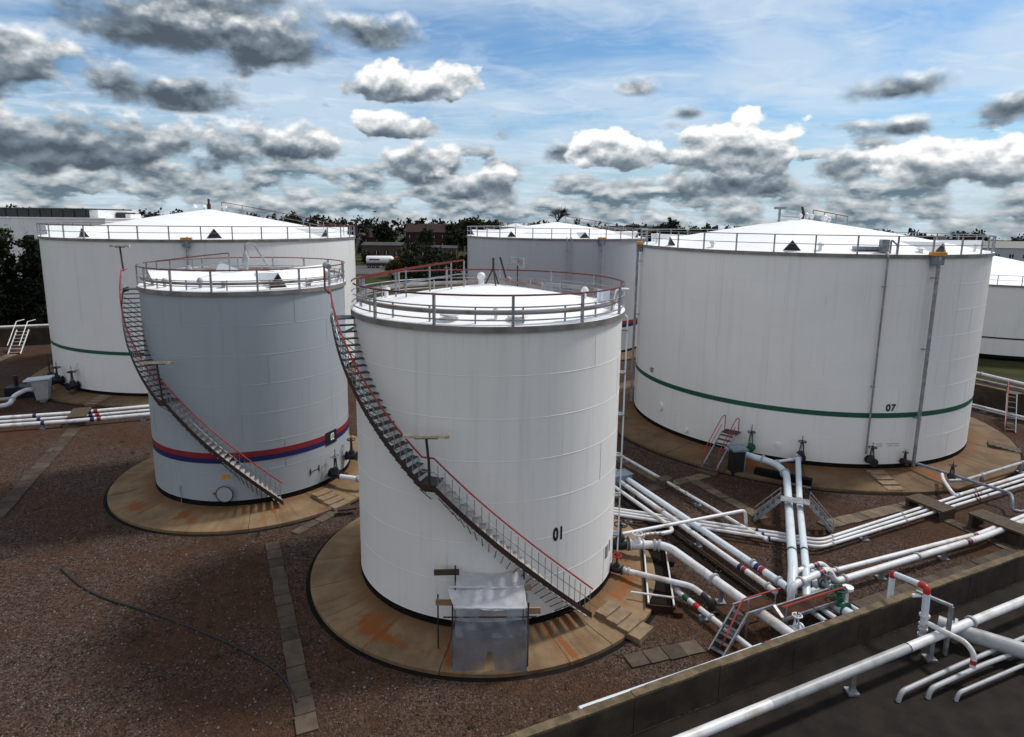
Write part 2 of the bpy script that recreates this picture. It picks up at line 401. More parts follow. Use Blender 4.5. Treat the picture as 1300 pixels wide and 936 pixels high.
M = {
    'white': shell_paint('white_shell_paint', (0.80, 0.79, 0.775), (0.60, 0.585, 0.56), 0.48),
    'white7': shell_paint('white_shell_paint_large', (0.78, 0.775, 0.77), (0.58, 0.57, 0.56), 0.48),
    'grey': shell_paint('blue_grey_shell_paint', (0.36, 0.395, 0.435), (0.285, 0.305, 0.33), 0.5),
    'grey4': shell_paint('pale_grey_shell_paint', (0.42, 0.43, 0.465), (0.33, 0.335, 0.36), 0.55),
    'roof': pm('white_roof_paint', (0.86, 0.87, 0.89), (0.74, 0.75, 0.77), 0.8, 0.5, lo=0.45, hi=0.85),
    'pipe': pm('white_pipe_paint', (0.66, 0.67, 0.70), (0.46, 0.45, 0.43), 1.6, 0.35, lo=0.5, hi=0.8, c3=(0.46, 0.41, 0.36), s3=0.9),
    'pipe_d': pm('dirty_and_shaded_pipe_paint', (0.36, 0.37, 0.39), (0.22, 0.215, 0.21), 1.8, 0.45, lo=0.4, hi=0.75),
    'pipe_b': pm('bluish_white_pipe_paint', (0.60, 0.67, 0.74), (0.46, 0.49, 0.51), 1.6, 0.3, lo=0.5, hi=0.8),
    'galv': pm('galvanised_steel', (0.33, 0.36, 0.39), (0.22, 0.24, 0.26), 4, 0.45, 0.5, c3=(0.28, 0.20, 0.15), s3=2.5),
    'rim': pm('dirty_rim_paint', (0.24, 0.225, 0.205), (0.15, 0.14, 0.125), 1.5, 0.6),
    'ring': pm('rusty_ring_pipe', (0.24, 0.25, 0.27), (0.19, 0.13, 0.095), 0.9, 0.55, lo=0.4, hi=0.6),
    'red': pm('red_rail_paint', (0.36, 0.030, 0.030), (0.22, 0.03, 0.025), 6, 0.45),
    'dred': pm('dark_red_rail_paint', (0.17, 0.022, 0.024), (0.09, 0.02, 0.02), 5, 0.5),
    'dark': pm('dark_rusty_steel', (0.030, 0.024, 0.024), (0.060, 0.030, 0.022), 4, 0.6, 0.2),
    'black': pm('bitumen_black', (0.006, 0.006, 0.006), (0.012, 0.011, 0.010), 3, 0.85, spec=.1),
    'black2': pm('black_paint', (0.012, 0.012, 0.014), (0.02, 0.02, 0.02), 5, 0.4),
    'bluegrey': pm('blue_grey_machine_paint', (0.20, 0.26, 0.31), (0.13, 0.16, 0.19), 5, 0.45),
    'navy': pm('dark_blue_valve_paint', (0.010, 0.013, 0.028), (0.008, 0.009, 0.014), 6, 0.4),
    'green': pm('green_band_paint', (0.006, 0.095, 0.050), (0.008, 0.07, 0.045), 3, 0.45),
    'redb': pm('red_band_paint', (0.27, 0.018, 0.026), (0.20, 0.02, 0.026), 3, 0.4),
    'blue': pm('blue_band_paint', (0.012, 0.018, 0.11), (0.012, 0.018, 0.085), 3, 0.4),
    'bred': pm('bright_red_paint', (0.50, 0.02, 0.025), (0.36, 0.02, 0.02), 4, 0.4),
    'orange': pm('orange_box_paint', (0.75, 0.33, 0.02), (0.55, 0.22, 0.03), 5, 0.45),
    'cream': pm('cream_fitting', (0.62, 0.55, 0.42), (0.38, 0.30, 0.22), 7, 0.4),
    'whitep': pm('white_gloss', (0.85, 0.86, 0.88), (0.70, 0.70, 0.70), 4, 0.3),
    'tread': pm('pale_tread_steel', (0.46, 0.43, 0.41), (0.27, 0.25, 0.24), 5, 0.55),
    'treadd': pm('dimmed_tread_grating', (0.07, 0.075, 0.085), (0.04, 0.04, 0.045), 6, 0.5, 0.3),
    'plinth1': plinth_mat('stained_concrete_front', [(-8, 6.5, 5, 0.9), (26, 6.8, 2.2, 0.9), (-38, 6.2, 9, 0.6), (-30, 6.5, 14, .5), (70, 6.0, 20, 0.5), (13, 6.1, 2, .25)], 5.4),
    'plinth2': plinth_mat('stained_concrete_left', [(-12, 6.0, 5, 0.6), (28, 5.9, 1.6, 0.6), (-6, 6.3, 3, .6), (16, 5.7, 2, .25), (-40, 6.4, 8, 0.5)], 5.2),
    'plinth7': plinth_mat('stained_concrete_right', [(16, 12.6, 2.5, 1.2), (22, 12.9, 1.6, 1.2), (-32, 12.6, 6, .9)], 11.4, (0.165, 0.110, 0.064), (0.095, 0.062, 0.036)),
    'plinth3': plinth_mat('stained_concrete_back', [(-12, 14.6, 3, .8)], 13.5, (0.175, 0.125, 0.075), (0.10, 0.072, 0.045)),
    'slab': pm('paving_slab_a', (0.105, 0.078, 0.054), (0.066, 0.048, 0.034), 2.2, 0.85, bump=0.3, bscale=20),
    'slab2': pm('paving_slab_b', (0.082, 0.060, 0.042), (0.052, 0.038, 0.027), 2.2, 0.85, bump=0.3, bscale=20),
    'slab3': pm('paving_slab_c', (0.165, 0.120, 0.080), (0.105, 0.078, 0.052), 2.2, 0.85, bump=0.3, bscale=20),
    'slab4': pm('paving_slab_d', (0.060, 0.042, 0.028), (0.036, 0.025, 0.018), 2.2, 0.9, bump=0.3, bscale=20),
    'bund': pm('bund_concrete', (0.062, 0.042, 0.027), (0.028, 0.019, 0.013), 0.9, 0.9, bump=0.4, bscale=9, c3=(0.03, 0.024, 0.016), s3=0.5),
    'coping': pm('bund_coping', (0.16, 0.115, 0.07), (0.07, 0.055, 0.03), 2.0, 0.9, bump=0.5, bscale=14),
    'wood': pm('old_timber', (0.085, 0.058, 0.036), (0.045, 0.032, 0.022), 2, 0.85, stretch=(1, 6, 6)),
    'plank': pm('scaffold_plank', (0.33, 0.21, 0.13), (0.20, 0.12, 0.075), 3, 0.75, stretch=(.6, 6, 6)),
    'rustplate': pm('rusty_plate', (0.062, 0.025, 0.013), (0.024, 0.012, 0.008), 1.8, 0.85, spec=.15),
    'sump': pm('oily_sump_and_shadow', (0.006, 0.004, 0.003), (0.012, 0.008, 0.006), 2, 0.8, spec=.08),
    'stepc': pm('step_concrete', (0.24, 0.17, 0.105), (0.15, 0.105, 0.065), 2.2, 0.85, bump=0.3, bscale=20),
    'stones': pm('loose_stone', (0.05, 0.036, 0.031), (0.19, 0.155, 0.14), 9, 0.9, lo=.4, hi=.62),
    'gravel': gravel_mat(),
    'shade_dark': pm('shadow_black_ground', (0.010, 0.008, 0.007), (0.022, 0.016, 0.012), 0.9, 0.85, bump=.4, bscale=9, spec=.15),
    'grass': pm('rough_grass', (0.042, 0.044, 0.013), (0.026, 0.028, 0.009), 0.35, 0.95, bump=0.5, bscale=4, c3=(0.075, 0.060, 0.024), s3=0.05, spec=.1),
    'field': pm('far_fields', (0.030, 0.040, 0.016), (0.05, 0.05, 0.025), 0.01, 0.95, spec=.1),
    'asphalt': pm('asphalt', (0.085, 0.085, 0.09), (0.055, 0.055, 0.06), 0.6, 0.9),
    'rubber': pm('black_hose', (0.012, 0.011, 0.011), (0.02, 0.017, 0.015), 6, 0.6),
    'leaf_d': leaf_mat('dark_evergreen_leaf', (0.010, 0.014, 0.007), (0.022, 0.028, 0.012)),
    'leaf': leaf_mat('summer_leaf', (0.018, 0.026, 0.009), (0.036, 0.046, 0.016)),
    'leaf_o': leaf_mat('olive_leaf', (0.035, 0.034, 0.012), (0.060, 0.055, 0.022)),
    'bark': pm('bark', (0.045, 0.034, 0.026), (0.025, 0.019, 0.015), 4, 0.95),
    'clad': pm('white_cladding', (0.82, 0.83, 0.84), (0.74, 0.75, 0.76), 0.5, 0.5),
    'glassd': pm('dark_glazing', (0.010, 0.014, 0.020), (0.02, 0.03, 0.04), 0.4, 0.12, spec=0.6),
    'roofdk': pm('dark_roof', (0.018, 0.020, 0.022), (0.03, 0.03, 0.033), 0.6, 0.6),
    'brick': pm('brick', (0.045, 0.018, 0.014), (0.030, 0.013, 0.011), 0.8, 0.9),
    'tile': pm('roof_tile', (0.034, 0.017, 0.013), (0.022, 0.012, 0.010), 0.7, 0.9),
    'stone': pm('pale_render', (0.085, 0.062, 0.042), (0.060, 0.045, 0.032), 0.5, 0.9),
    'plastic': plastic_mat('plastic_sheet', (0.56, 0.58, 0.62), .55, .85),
    'plastic_d': plastic_mat('plastic_sheet_darkened', (0.20, 0.215, 0.25), .50, .80),  # darker copy; the tent's dark interior is put into its colour
}

# ------------------------------------------------------------------ mesh builder
class MB:
    def __init__(s):
        s.v, s.f, s.mi = [], [], []

    def add(s, vs, fs, mi=0):
        o = len(s.v)
        s.v += [tuple(a) for a in vs]
        s.f += [tuple(i + o for i in f) for f in fs]
        s.mi += [mi] * len(fs)
        return s

    def box(s, c, d, rz=0.0, mi=0, m=None, taper=1.0):
        vs = []
        for k in (-1, 1):
            t = taper if k > 0 else 1.0
            for (i, j) in ((-1, -1), (1, -1), (1, 1), (-1, 1)):
                vs.append(Vector((i * d[0] / 2 * t, j * d[1] / 2 * t, k * d[2] / 2)))
        rot = Matrix.Rotation(rz, 3, 'Z') if m is None else m
        vs = [rot @ a + Vector(c) for a in vs]
        return s.add(vs, [(3, 2, 1, 0), (4, 5, 6, 7), (0, 1, 5, 4), (1, 2, 6, 5), (2, 3, 7, 6), (3, 0, 4, 7)], mi)

    def beam(s, a, b, w, h, mi=0, up=(0, 0, 1)):
        a, b = Vector(a), Vector(b)
        d = (b - a)
        L = d.length
        d.normalize()
        u = Vector(up)
        if abs(d.dot(u)) > 0.98:
            u = Vector((1, 0, 0))
        sd_ = d.cross(u).normalized()
        u2 = sd_.cross(d)
        m = Matrix((d, sd_, u2)).transposed()
        return s.box((a + b) / 2, (L, w, h), m=m, mi=mi)

    def tube(s, pts, r, n=8, closed=False, mi=0, caps=True):
        pts = [Vector(p) for p in pts]
        N = len(pts)
        rs = r if isinstance(r, (list, tuple)) else [r] * N
        tang = []
        for i in range(N):
            if closed:
                t = pts[(i + 1) % N] - pts[i - 1]
            else:
                t = pts[min(i + 1, N - 1)] - pts[max(i - 1, 0)]
            tang.append(t.normalized())
        t0 = tang[0]
        u = t0.cross(Vector((0, 0, 1)))
        if u.length < 1e-3:
            u = t0.cross(Vector((1, 0, 0)))
        u.normalize()
        vs = []
        for i in range(N):
            if i:
                qd = tang[i - 1].rotation_difference(tang[i])
                u = qd @ u
            w = tang[i].cross(u)
            for k in range(n):
                a = 2 * PI * k / n
                vs.append(pts[i] + (u * math.cos(a) + w * math.sin(a)) * rs[i])
        fs = []
        for i in range(N if closed else N - 1):
            j = (i + 1) % N
            for k in range(n):
                k2 = (k + 1) % n
                fs.append((i * n + k, j * n + k, j * n + k2, i * n + k2))
        if caps and not closed:
            fs.append(tuple(range(n)))
            fs.append(tuple(reversed(range((N - 1) * n, N * n))))
        return s.add(vs, fs, mi)

    def cyl(s, a, b, r, n=12, mi=0):
        return s.tube([a, b], r, n, mi=mi)

    def lathe(s, prof, n, a0=0.0, a1=360.0, c=(0, 0), mi=0, closed_prof=False, wob=None):
        """prof: list of (r, z); angle 0 looks to -Y, positive to +X"""
        full = abs(a1 - a0) >= 359.99
        na = n if full else n + 1
        vs = []
        for i in range(na):
            a = R(a0 + (a1 - a0) * i / n)
            sa, ca = math.sin(a), math.cos(a)
            for (r, z) in prof:
                rr = r + (wob(a, z) if wob else 0)
                vs.append((c[0] + rr * sa, c[1] - rr * ca, z))
        P = len(prof)
        fs = []
        for i in range(n):
            j = (i + 1) % na
            for k in range(P if closed_prof else P - 1):
                k2 = (k + 1) % P
                fs.append((i * P + k, j * P + k, j * P + k2, i * P + k2))
        if closed_prof and not full:
            fs.append(tuple(reversed(range(P))))
            fs.append(tuple(range((na - 1) * P, na * P)))
        return s.add(vs, fs, mi)

    def prism(s, poly, z0, z1, mi=0):
        n = len(poly)
        vs = [(x, y, z0) for x, y in poly] + [(x, y, z1) for x, y in poly]
        fs = [tuple(reversed(range(n))), tuple(range(n, 2 * n))]
        for i in range(n):
            j = (i + 1) % n
            fs.append((i, j, n + j, n + i))
        return s.add(vs, fs, mi)

    def ball(s, c, r, n=10, m=7, sz=1.0, mi=0):
        pr = [(r * math.sin(PI * i / m), c[2] - r * sz * math.cos(PI * i / m)) for i in range(m + 1)]
        pr[0] = (0.001, pr[0][1]); pr[-1] = (0.001, pr[-1][1])
        return s.lathe(pr, n, c=(c[0], c[1]), mi=mi)

    def mesh(s, name, mats, sharp=35):
        me = bpy.data.meshes.new(name)
        me.from_pydata(s.v, [], s.f)
        for mt in (mats if isinstance(mats, (list, tuple)) else [mats]):
            me.materials.append(M[mt] if isinstance(mt, str) else mt)
        me.polygons.foreach_set('material_index', s.mi)
        me.polygons.foreach_set('use_smooth', [True] * len(s.f))
        if sharp:
            me.set_sharp_from_angle(angle=R(sharp))
        me.update()
        return me


def ob(name, mb, mat, parent=None, loc=None, rz=0.0, sharp=35):
    me = mb.mesh(name, mat, sharp) if isinstance(mb, MB) else mb
    o = bpy.data.objects.new(name, me)
    col.objects.link(o)
    if parent is not None:
        o.parent = parent
    if loc is not None:
        o.location = loc
    if rz:
        o.rotation_euler = (0, 0, rz)
    return o


def tag(o, label, cat=None, group=None, kind=None):
    if label:
        o['label'] = label
    if cat:
        o['category'] = cat
    if group:
        o['group'] = group
    if kind:
        o['kind'] = kind
    return o


def thing(name, label, cat, loc=(0, 0, 0), rz=0.0, group=None):
    o = bpy.data.objects.new(name, None)
    o.empty_display_size = 0.3
    col.objects.link(o)
    o.location = loc
    o.rotation_euler = (0, 0, rz)
    return tag(o, label, cat, group)


def fillet(pts, rad=0.35, n=5):
    pts = [Vector(p) for p in pts]
    out = [pts[0]]
    for i in range(1, len(pts) - 1):
        a, b, c = pts[i - 1], pts[i], pts[i + 1]
        d1, d2 = (a - b), (c - b)
        t = min(rad, d1.length * 0.45, d2.length * 0.45)
        p, q = b + d1.normalized() * t, b + d2.normalized() * t
        for k in range(n + 1):
            f = k / n
            out.append(p * (1 - f) ** 2 + b * 2 * f * (1 - f) + q * f * f)
    out.append(pts[-1])
    return out


def along(pts, dist):
    """point and direction at a distance along a polyline"""
    pts = [Vector(p) for p in pts]
    for a, b in zip(pts, pts[1:]):
        L = (b - a).length
        if dist <= L:
            return a + (b - a) * (dist / L), (b - a).normalized()
        dist -= L
    return pts[-1], (pts[-1] - pts[-2]).normalized()


def plen(pts):
    pts = [Vector(p) for p in pts]
    return sum((b - a).length for a, b in zip(pts, pts[1:]))


def pipe(label, pts, r, mat='pipe', rad=0.4, flanges=(), bands=(), stands=(), group=None, n=12, name='pipe', cat='pipe', ground=0.0):
    t = thing(name, label, cat, (pts[0][0], pts[0][1], 0), group=group)
    o0 = Vector((pts[0][0], pts[0][1], 0))
    pts = [Vector(p) - o0 for p in pts]
    path = fillet(pts, rad)
    ob('run', MB().tube(path, r, n), mat, t)
    for f in flanges:
        p, d = along(path, f)
        ob('flange', MB().cyl(p - d * .045, p + d * .045, r * 1.42, 14), 'pipe_d' if mat != 'bluegrey' else 'bluegrey', t)
    for (f, w, cm) in bands:
        p, d = along(path, f)
        ob('band', MB().cyl(p - d * w / 2, p + d * w / 2, r * 1.035, 14), cm, t)
    for f in stands:
        p, d = along(path, f)
        sd_ = d.cross(Vector((0, 0, 1))).normalized()
        m = MB()
        hz = p.z - r
        if hz > .1:
            m.box((p.x, p.y, hz / 2), (.14, .14, hz))
            m.box((p.x, p.y, .04), (.34, .34, .08))
        else:
            m.beam(p + sd_ * (r + .12) - Vector((0, 0, r + .03)), p - sd_ * (r + .12) - Vector((0, 0, r + .03)), .22, max(.06, hz * .9))
        ob('stand', m, 'slab2' if hz <= .1 else 'galv', t)
    return t


def handwheel(c, r, axis=(0, 0, 1), n=14):
    m = MB()
    ax = Vector(axis).normalized()
    u = ax.cross(Vector((1, 0, 0.01))).normalized()
    w = ax.cross(u)
    c = Vector(c)
    ring = [c + (u * math.cos(2 * PI * k / n) + w * math.sin(2 * PI * k / n)) * r for k in range(n)]
    m.tube(ring, r * .12, 6, closed=True)
    for k in range(3):
        a = 2 * PI * k / 3
        m.cyl(c, c + (u * math.cos(a) + w * math.sin(a)) * r, r * .09, 6)
    m.cyl(c - ax * r * .15, c + ax * r * .15, r * .2, 8)
    return m


def valve(label, loc, d, r=0.16, h=0.9, mat='navy', wheel='black2', group=None):
    """gate valve: body in line with direction d, bonnet, yoke, stem and handwheel on top"""
    d = Vector((d[0], d[1], 0)).normalized()
    t = thing('gate_valve', label, 'valve', loc, group=group)
    b = MB()
    b.tube([-d * r * 1.6, -d * r * .9, d * r * .9, d * r * 1.6], [r, r * 1.25, r * 1.25, r], 12)
    b.tube([(0, 0, 0), (0, 0, r * 1.2), (0, 0, r * 1.9)], [r * 1.05, r * 1.05, r * .8], 12)
    ob('body', b, mat, t)
    for sg in (-1, 1):
        ob('flange', MB().cyl(d * sg * r * 1.6, d * sg * (r * 1.6 + .05), r * 1.5, 14), mat, t)
    s = Vector((-d.y, d.x, 0))
    y = MB()
    zt = r * 1.9 + (h - r * 1.9) * .55
    y.beam(s * r * .7 + Vector((0, 0, r * 1.8)), s * r * .35 + Vector((0, 0, zt)), .05, .05)
    y.beam(-s * r * .7 + Vector((0, 0, r * 1.8)), -s * r * .35 + Vector((0, 0, zt)), .05, .05)
    y.box((0, 0, zt), (r * .9, r * .9, .06))
    ob('yoke', y, mat, t)
    ob('stem', MB().cyl((0, 0, r), (0, 0, h), .022, 8), 'dark', t)
    ob('handwheel', handwheel((0, 0, zt + .07), r * 1.35), wheel, t)
    return t


def wallpt(a, r, z):
    return (r * math.sin(R(a)), -r * math.cos(R(a)), z)


def curved_text(txt, r, a_c, z_c, h, name, mat, parent, bold=0.02, xs=0.8):
    cu = bpy.data.curves.new('lettering', 'FONT')
    cu.body = txt
    cu.size = 1.0
    cu.align_x = 'CENTER'
    cu.align_y = 'CENTER'
    cu.offset = bold
    cu.space_character = 1.1
    to = bpy.data.objects.new('lettering', cu)
    col.objects.link(to)
    dg = bpy.context.evaluated_depsgraph_get()
    dg.update()
    me = bpy.data.meshes.new_from_object(to.evaluated_get(dg))
    bpy.data.objects.remove(to)
    k = h / 0.72
    for v in me.vertices:
        x, y = v.co.x * k * xs, v.co.y * k
        a = R(a_c) + x / r
        v.co = (r * math.sin(a), -r * math.cos(a), z_c + y)
    me.materials.clear()
    me.materials.append(M[mat])
    me.name = name
    o = bpy.data.objects.new(name, me)
    col.objects.link(o)
    o.parent = parent
    return o


# ------------------------------------------------------------------ tank pieces
TK = {}
def ring_rail(t, r, z, n, off, mat_top, mat_post, h=1.0, mids=(0.5,), gap=None, pr=0.035, rr=0.03, seg=96):
    """rim handrail: top rail with posts and lower rails as sub-parts"""
    a0, a1 = (gap[1], gap[0] + 360) if gap else (0, 360)

    def arc(zz):
        k = seg if not gap else int(seg * (a1 - a0) / 360)
        return [wallpt(a0 + (a1 - a0) * i / k, r, zz) for i in range(k + (0 if not gap else 1))]
    top = ob('handrail', MB().tube(arc(z + h), rr, 6, closed=not gap), mat_top, t)
    for m_ in mids:
        ob('lower_rail', MB().tube(arc(z + m_), rr * .75, 6, closed=not gap), mat_post, top)
    pm_ = MB().box((0, 0, h / 2), (pr * 2.2, pr * 2.2, h)).mesh('post', mat_post)
    for i in range(n):
        a = off + 360.0 * i / n
        aa = (a - a0) % 360
        if gap and aa > (a1 - a0):
            continue
        o = ob('post', pm_, None, top, wallpt(a, r, z), R(a))
    return top


def tank(label, cx, cy, r, top, apex, mat, courses, zb=0.37, n=128, group=None, rim_h=.20):
    t = thing('storage_tank', label, 'tank', (cx, cy, 0), group=group)
    ph = random.random() * 6
    wob = lambda a, z: 0.005 * math.sin(5 * a + ph) + 0.003 * math.sin(13 * a + ph)
    ob('base_band', MB().lathe([(r + .015, zb - .06), (r + .03, zb + .23), (r - .05, zb + .235)], n), 'black', t)
    hc = (top - zb - .23) / courses
    for i in range(courses):
        z0 = zb + .232 + i * hc
        z1 = z0 + hc
        b = .006
        ob('shell_course', MB().lathe([(r, z0), (r + b, z0 + .010), (r + b, z0 + .022), (r, z0 + .032), (r, (z0 + z1) / 2), (r, z1)], n, wob=wob), mat, t, sharp=7)
    if r > 5 and r < 14:
        wm = MB()
        per = max(6, int(2 * PI * r / 5.6))
        for i in range(courses):
            z0 = zb + .24 + i * hc
            for k in range(per):
                a = 360.0 * (k + .5 * (i % 2) + .13 * i) / per
                wm.box(wallpt(a, r + .002, z0 + hc / 2), (.022, .012, hc - .04), R(a))
        tag(ob('vertical_welds', wm, mat, t), None, kind='stuff')
    ob('rim_band', MB().lathe([(r - .05, top - .01), (r + .10, top), (r + .10, top + rim_h), (r + .0, top + rim_h + .002)], n), 'rim', t)
    pr = [(r + .085, top + rim_h + .004), (r - .25, top + rim_h + .03)]
    for i in range(1, 9):
        f = i / 8
        pr.append(((r - .25) * (1 - f) + .002, top + rim_h + .03 + (apex - top - rim_h - .03) * (f + .05 * math.sin(PI * f))))
    ob('roof', MB().lathe(pr, n), 'roof', t)
    TK[t.name] = dict(r=r, top=top + rim_h, apex=apex)
    return t


def roof_z(t, rad):
    k = TK[t.name]
    r, top, ap = k['r'], k['top'], k['apex']
    f = min(max(1 - rad / (r - .25), 0), 1)
    return top + .03 + (ap - top - .03) * (f + .05 * math.sin(PI * f))


def hood_vents(t, n, off, w=.95, h=.6):
    r, top = TK[t.name]['r'], TK[t.name]['top']
    L = 1.9
    m = MB()
    # local: opening faces -Y, ridge runs to +Y
    sl = (TK[t.name]['apex'] - top) / (r - .25) * 1.08
    L = h / max(sl, .2) * .9
    m.add([(-w / 2, 0, 0), (w / 2, 0, 0), (0, -.18, h), (-w / 2, 0.04, 0), (w / 2, .04, 0), (0, -.14, h), (0, L, sl * L + .03)],
          [(3, 5, 6), (5, 4, 6), (0, 2, 5, 3), (2, 1, 4, 5)])
    me = m.mesh('hood_vent', 'roof')
    k = .86
    d = MB().add([(-w / 2 * k, .03, .02), (w / 2 * k, .03, .02), (0, -.10, h * .88)], [(0, 1, 2)]).mesh('vent_opening', 'black2')
    for i in range(n):
        a = off + 360.0 * i / n
        o = ob('hood_vent', me, None, t, wallpt(a, r - .55, roof_z(t, r - .55) - .02), R(a))
        ob('vent_opening', d, None, o)


def stairs(t, r, top, flights, w=.82, tread_mat=('tread',), rail_mat='red', dz=.215):
    """flights: (a0, z0, a1, z1); level ones are landings"""
    ro = r + w
    pts = []
    for (a0, z0, a1, z1) in flights:
        k = max(2, int(abs(a1 - a0) / 2.5))
        for i in range(k + 1):
            f = i / k
            pts.append((a0 + (a1 - a0) * f, z0 + (z1 - z0) * f))
    m = MB()
    vs = []
    for (a, z) in pts:
        for (rr, zz) in ((ro, z - .17), (ro + .03, z - .17), (ro + .03, z + .06), (ro, z + .06)):
            vs.append(wallpt(a, rr, zz))
    fs = []
    for i in range(len(pts) - 1):
        for k in range(4):
            k2 = (k + 1) % 4
            fs.append((i * 4 + k, i * 4 + 4 + k, i * 4 + 4 + k2, i * 4 + k2))
    fs += [(3, 2, 1, 0), tuple(range(len(vs) - 4, len(vs)))]
    m.add(vs, fs)
    st = ob('staircase', m, 'dark', t)
    ob('handrail', MB().tube([wallpt(a, ro + .015, z + .98) for a, z in pts], .032, 6), rail_mat, st)
    ob('knee_rail', MB().tube([wallpt(a, ro + .015, z + .5) for a, z in pts], .014, 5), 'galv', st)
    tm = MB().box((0, -w / 2, -.02), (.25, w - .02, .035)).mesh('tread', tread_mat[0])
    tm2 = MB().box((0, -w / 2, -.02), (.25, w - .02, .035)).mesh('tread', tread_mat[-1])
    bm = MB().cyl((0, 0, 0), (0, 0, .97), .013, 5).mesh('baluster', 'galv')
    sm = MB().cyl((0, -w, -.14), (0, .02, -.85), .016, 5).mesh('strut', 'dark')
    for fi, (a0, z0, a1, z1) in enumerate(flights):
        if abs(z1 - z0) < .05:
            ob('landing', MB().lathe([(r + .01, z0 - .04), (ro, z0 - .04), (ro, z0), (r + .01, z0)], 4, a0, a1, closed_prof=True), 'treadd', st)
            continue
        k = int(round(abs(z1 - z0) / dz))
        for i in range(k):
            f = (i + .5) / k
            a, z = a0 + (a1 - a0) * f, z0 + (z1 - z0) * (i + 1) / k
            ob('tread', tm if fi > 1 else tm2, None, st, wallpt(a, r, z), R(a))  # sunlit look of lower treads and dimness of upper ones put into colour
            ob('baluster', bm, None, st, wallpt(a, ro + .015, z), R(a))
            if z > 1.1:
                ob('strut', sm, None, st, wallpt(a, r, z), R(a))
    return st


def tube_lamp(t, st_pts, L=1.35):
    """fluorescent fitting on a cranked post: st_pts = base point, knee, head; tangent direction"""
    b, k, h, tg = [Vector(q) for q in st_pts]
    p = ob('lamp_post', MB().tube([b, k, h], .045, 6), 'dark', t)
    tg.normalize()
    f = MB()
    f.beam(h - tg * L / 2 + Vector((0, 0, .04)), h + tg * L / 2 + Vector((0, 0, .04)), .16, .09)
    f.box(h + tg * L * .5 + Vector((0, 0, .03)), (.12, .12, .12))
    f.box(h - tg * L * .5 + Vector((0, 0, .03)), (.12, .12, .12))
    fo = ob('light_fitting', f, 'cream', p)
    ob('bracket', MB().beam(h - tg * L * .28 - Vector((0, 0, .025)), h + tg * L * .28 - Vector((0, 0, .025)), .06, .05), 'dark', fo)


def radial_rail(t, a, r0, r1, mat, h=1.0, posts=4):
    """sloping handrail up the cone roof"""
    pts = [wallpt(a, r0 + (r1 - r0) * i / 6, roof_z(t, r0 + (r1 - r0) * i / 6) + h) for i in range(7)]
    o = ob('roof_handrail', MB().tube(pts, .033, 6), mat, t)
    ob('lower_rail', MB().tube([(p[0], p[1], p[2] - h * .5) for p in pts], .022, 5), 'galv', o)
    for i in range(posts):
        rr = r0 + (r1 - r0) * i / (posts - 1)
        z = roof_z(t, rr)
        ob('post', MB().box((0, 0, h / 2), (.06, .06, h)), 'galv', o, wallpt(a, rr, z - .02), R(a))
    return o


def riser(t, a, r, z0, z1, rad, box=True, mat='galv', so_=.28, clips=3):
    o = ob('riser_pipe', MB().tube(fillet([wallpt(a, r + so_, z0), wallpt(a, r + so_, z1), wallpt(a, r - .1, z1 + .18)], .15), rad, 8), mat, t)
    for i in range(clips):
        z = z0 + (z1 - z0) * (i + .7) / clips
        ob('clip', MB().beam(wallpt(a, r - .01, z), wallpt(a, r + so_ + rad, z), .16, .05), 'galv', o)
    if box:
        c = ob('foam_chamber', MB().box((0, 0, 0), (.62, .34, .50)), 'bluegrey', o, wallpt(a, r + .24, z1 - .25), R(a))
        ob('chamber_lid', MB().box((0, 0, .36), (.78, .46, .2)), 'orange', o, wallpt(a, r + .24, z1 - .25), R(a))
    return o


def mushroom(m, p, r, h):
    m.cyl(p, (p[0], p[1], p[2] + h * .7), r * .5, 10)
    m.lathe([(r * .55, p[2] + h * .6), (r, p[2] + h * .62), (r * .95, p[2] + h * .8), (r * .5, p[2] + h), (.002, p[2] + h * 1.04)], 14, c=(p[0], p[1]))


def plinth(label, cx, cy, r, Ro, mat, gaps, zb=.372, n=10):
    t = thing('concrete_plinth', label, 'plinth', (cx, cy, 0))
    gs = sorted(gaps)
    for i, a in enumerate(gs):
        b = gs[(i + 1) % len(gs)]
        if b <= a:
            b += 360
        g = .09
        k = max(3, int((b - a) / 4))
        dzz = random.uniform(-.012, .012)
        ob('concrete_segment', MB().lathe([(r - .15, zb - .05), (r + .12, zb), (r + .5 * (Ro - r), zb * .60 + dzz), (Ro - .05, .17 + dzz), (Ro, .13), (Ro, -.04), (r - .15, -.05)], k, a + g, b - g, closed_prof=True), mat, t, sharp=40)
    ob('drain_channel', MB().lathe([(Ro + .0, .004), (Ro + .17, .012), (Ro + .20, -.02)], 96), 'black', t)
    ob('joint_bed', MB().lathe([(r - .1, zb - .09), (Ro - .05, .03)], 64), 'black', t)
    return t


def steps(label, cx, cy, a, r0, r1, z0, n=4, w=.95, mat='stepc'):
    t = thing('concrete_steps', label, 'steps', (cx, cy, 0))
    for i in range(n):
        f = (i + .5) / n
        rr = r0 + (r1 - r0) * f
        d = (r1 - r0) / n
        z = z0 * (1 - f) + .16
        ob('step', MB().box((0, 0, z / 2), (w, d * 1.02, z)), mat, t, wallpt(a, rr, -.02 + .01 * i), R(a))
    return t


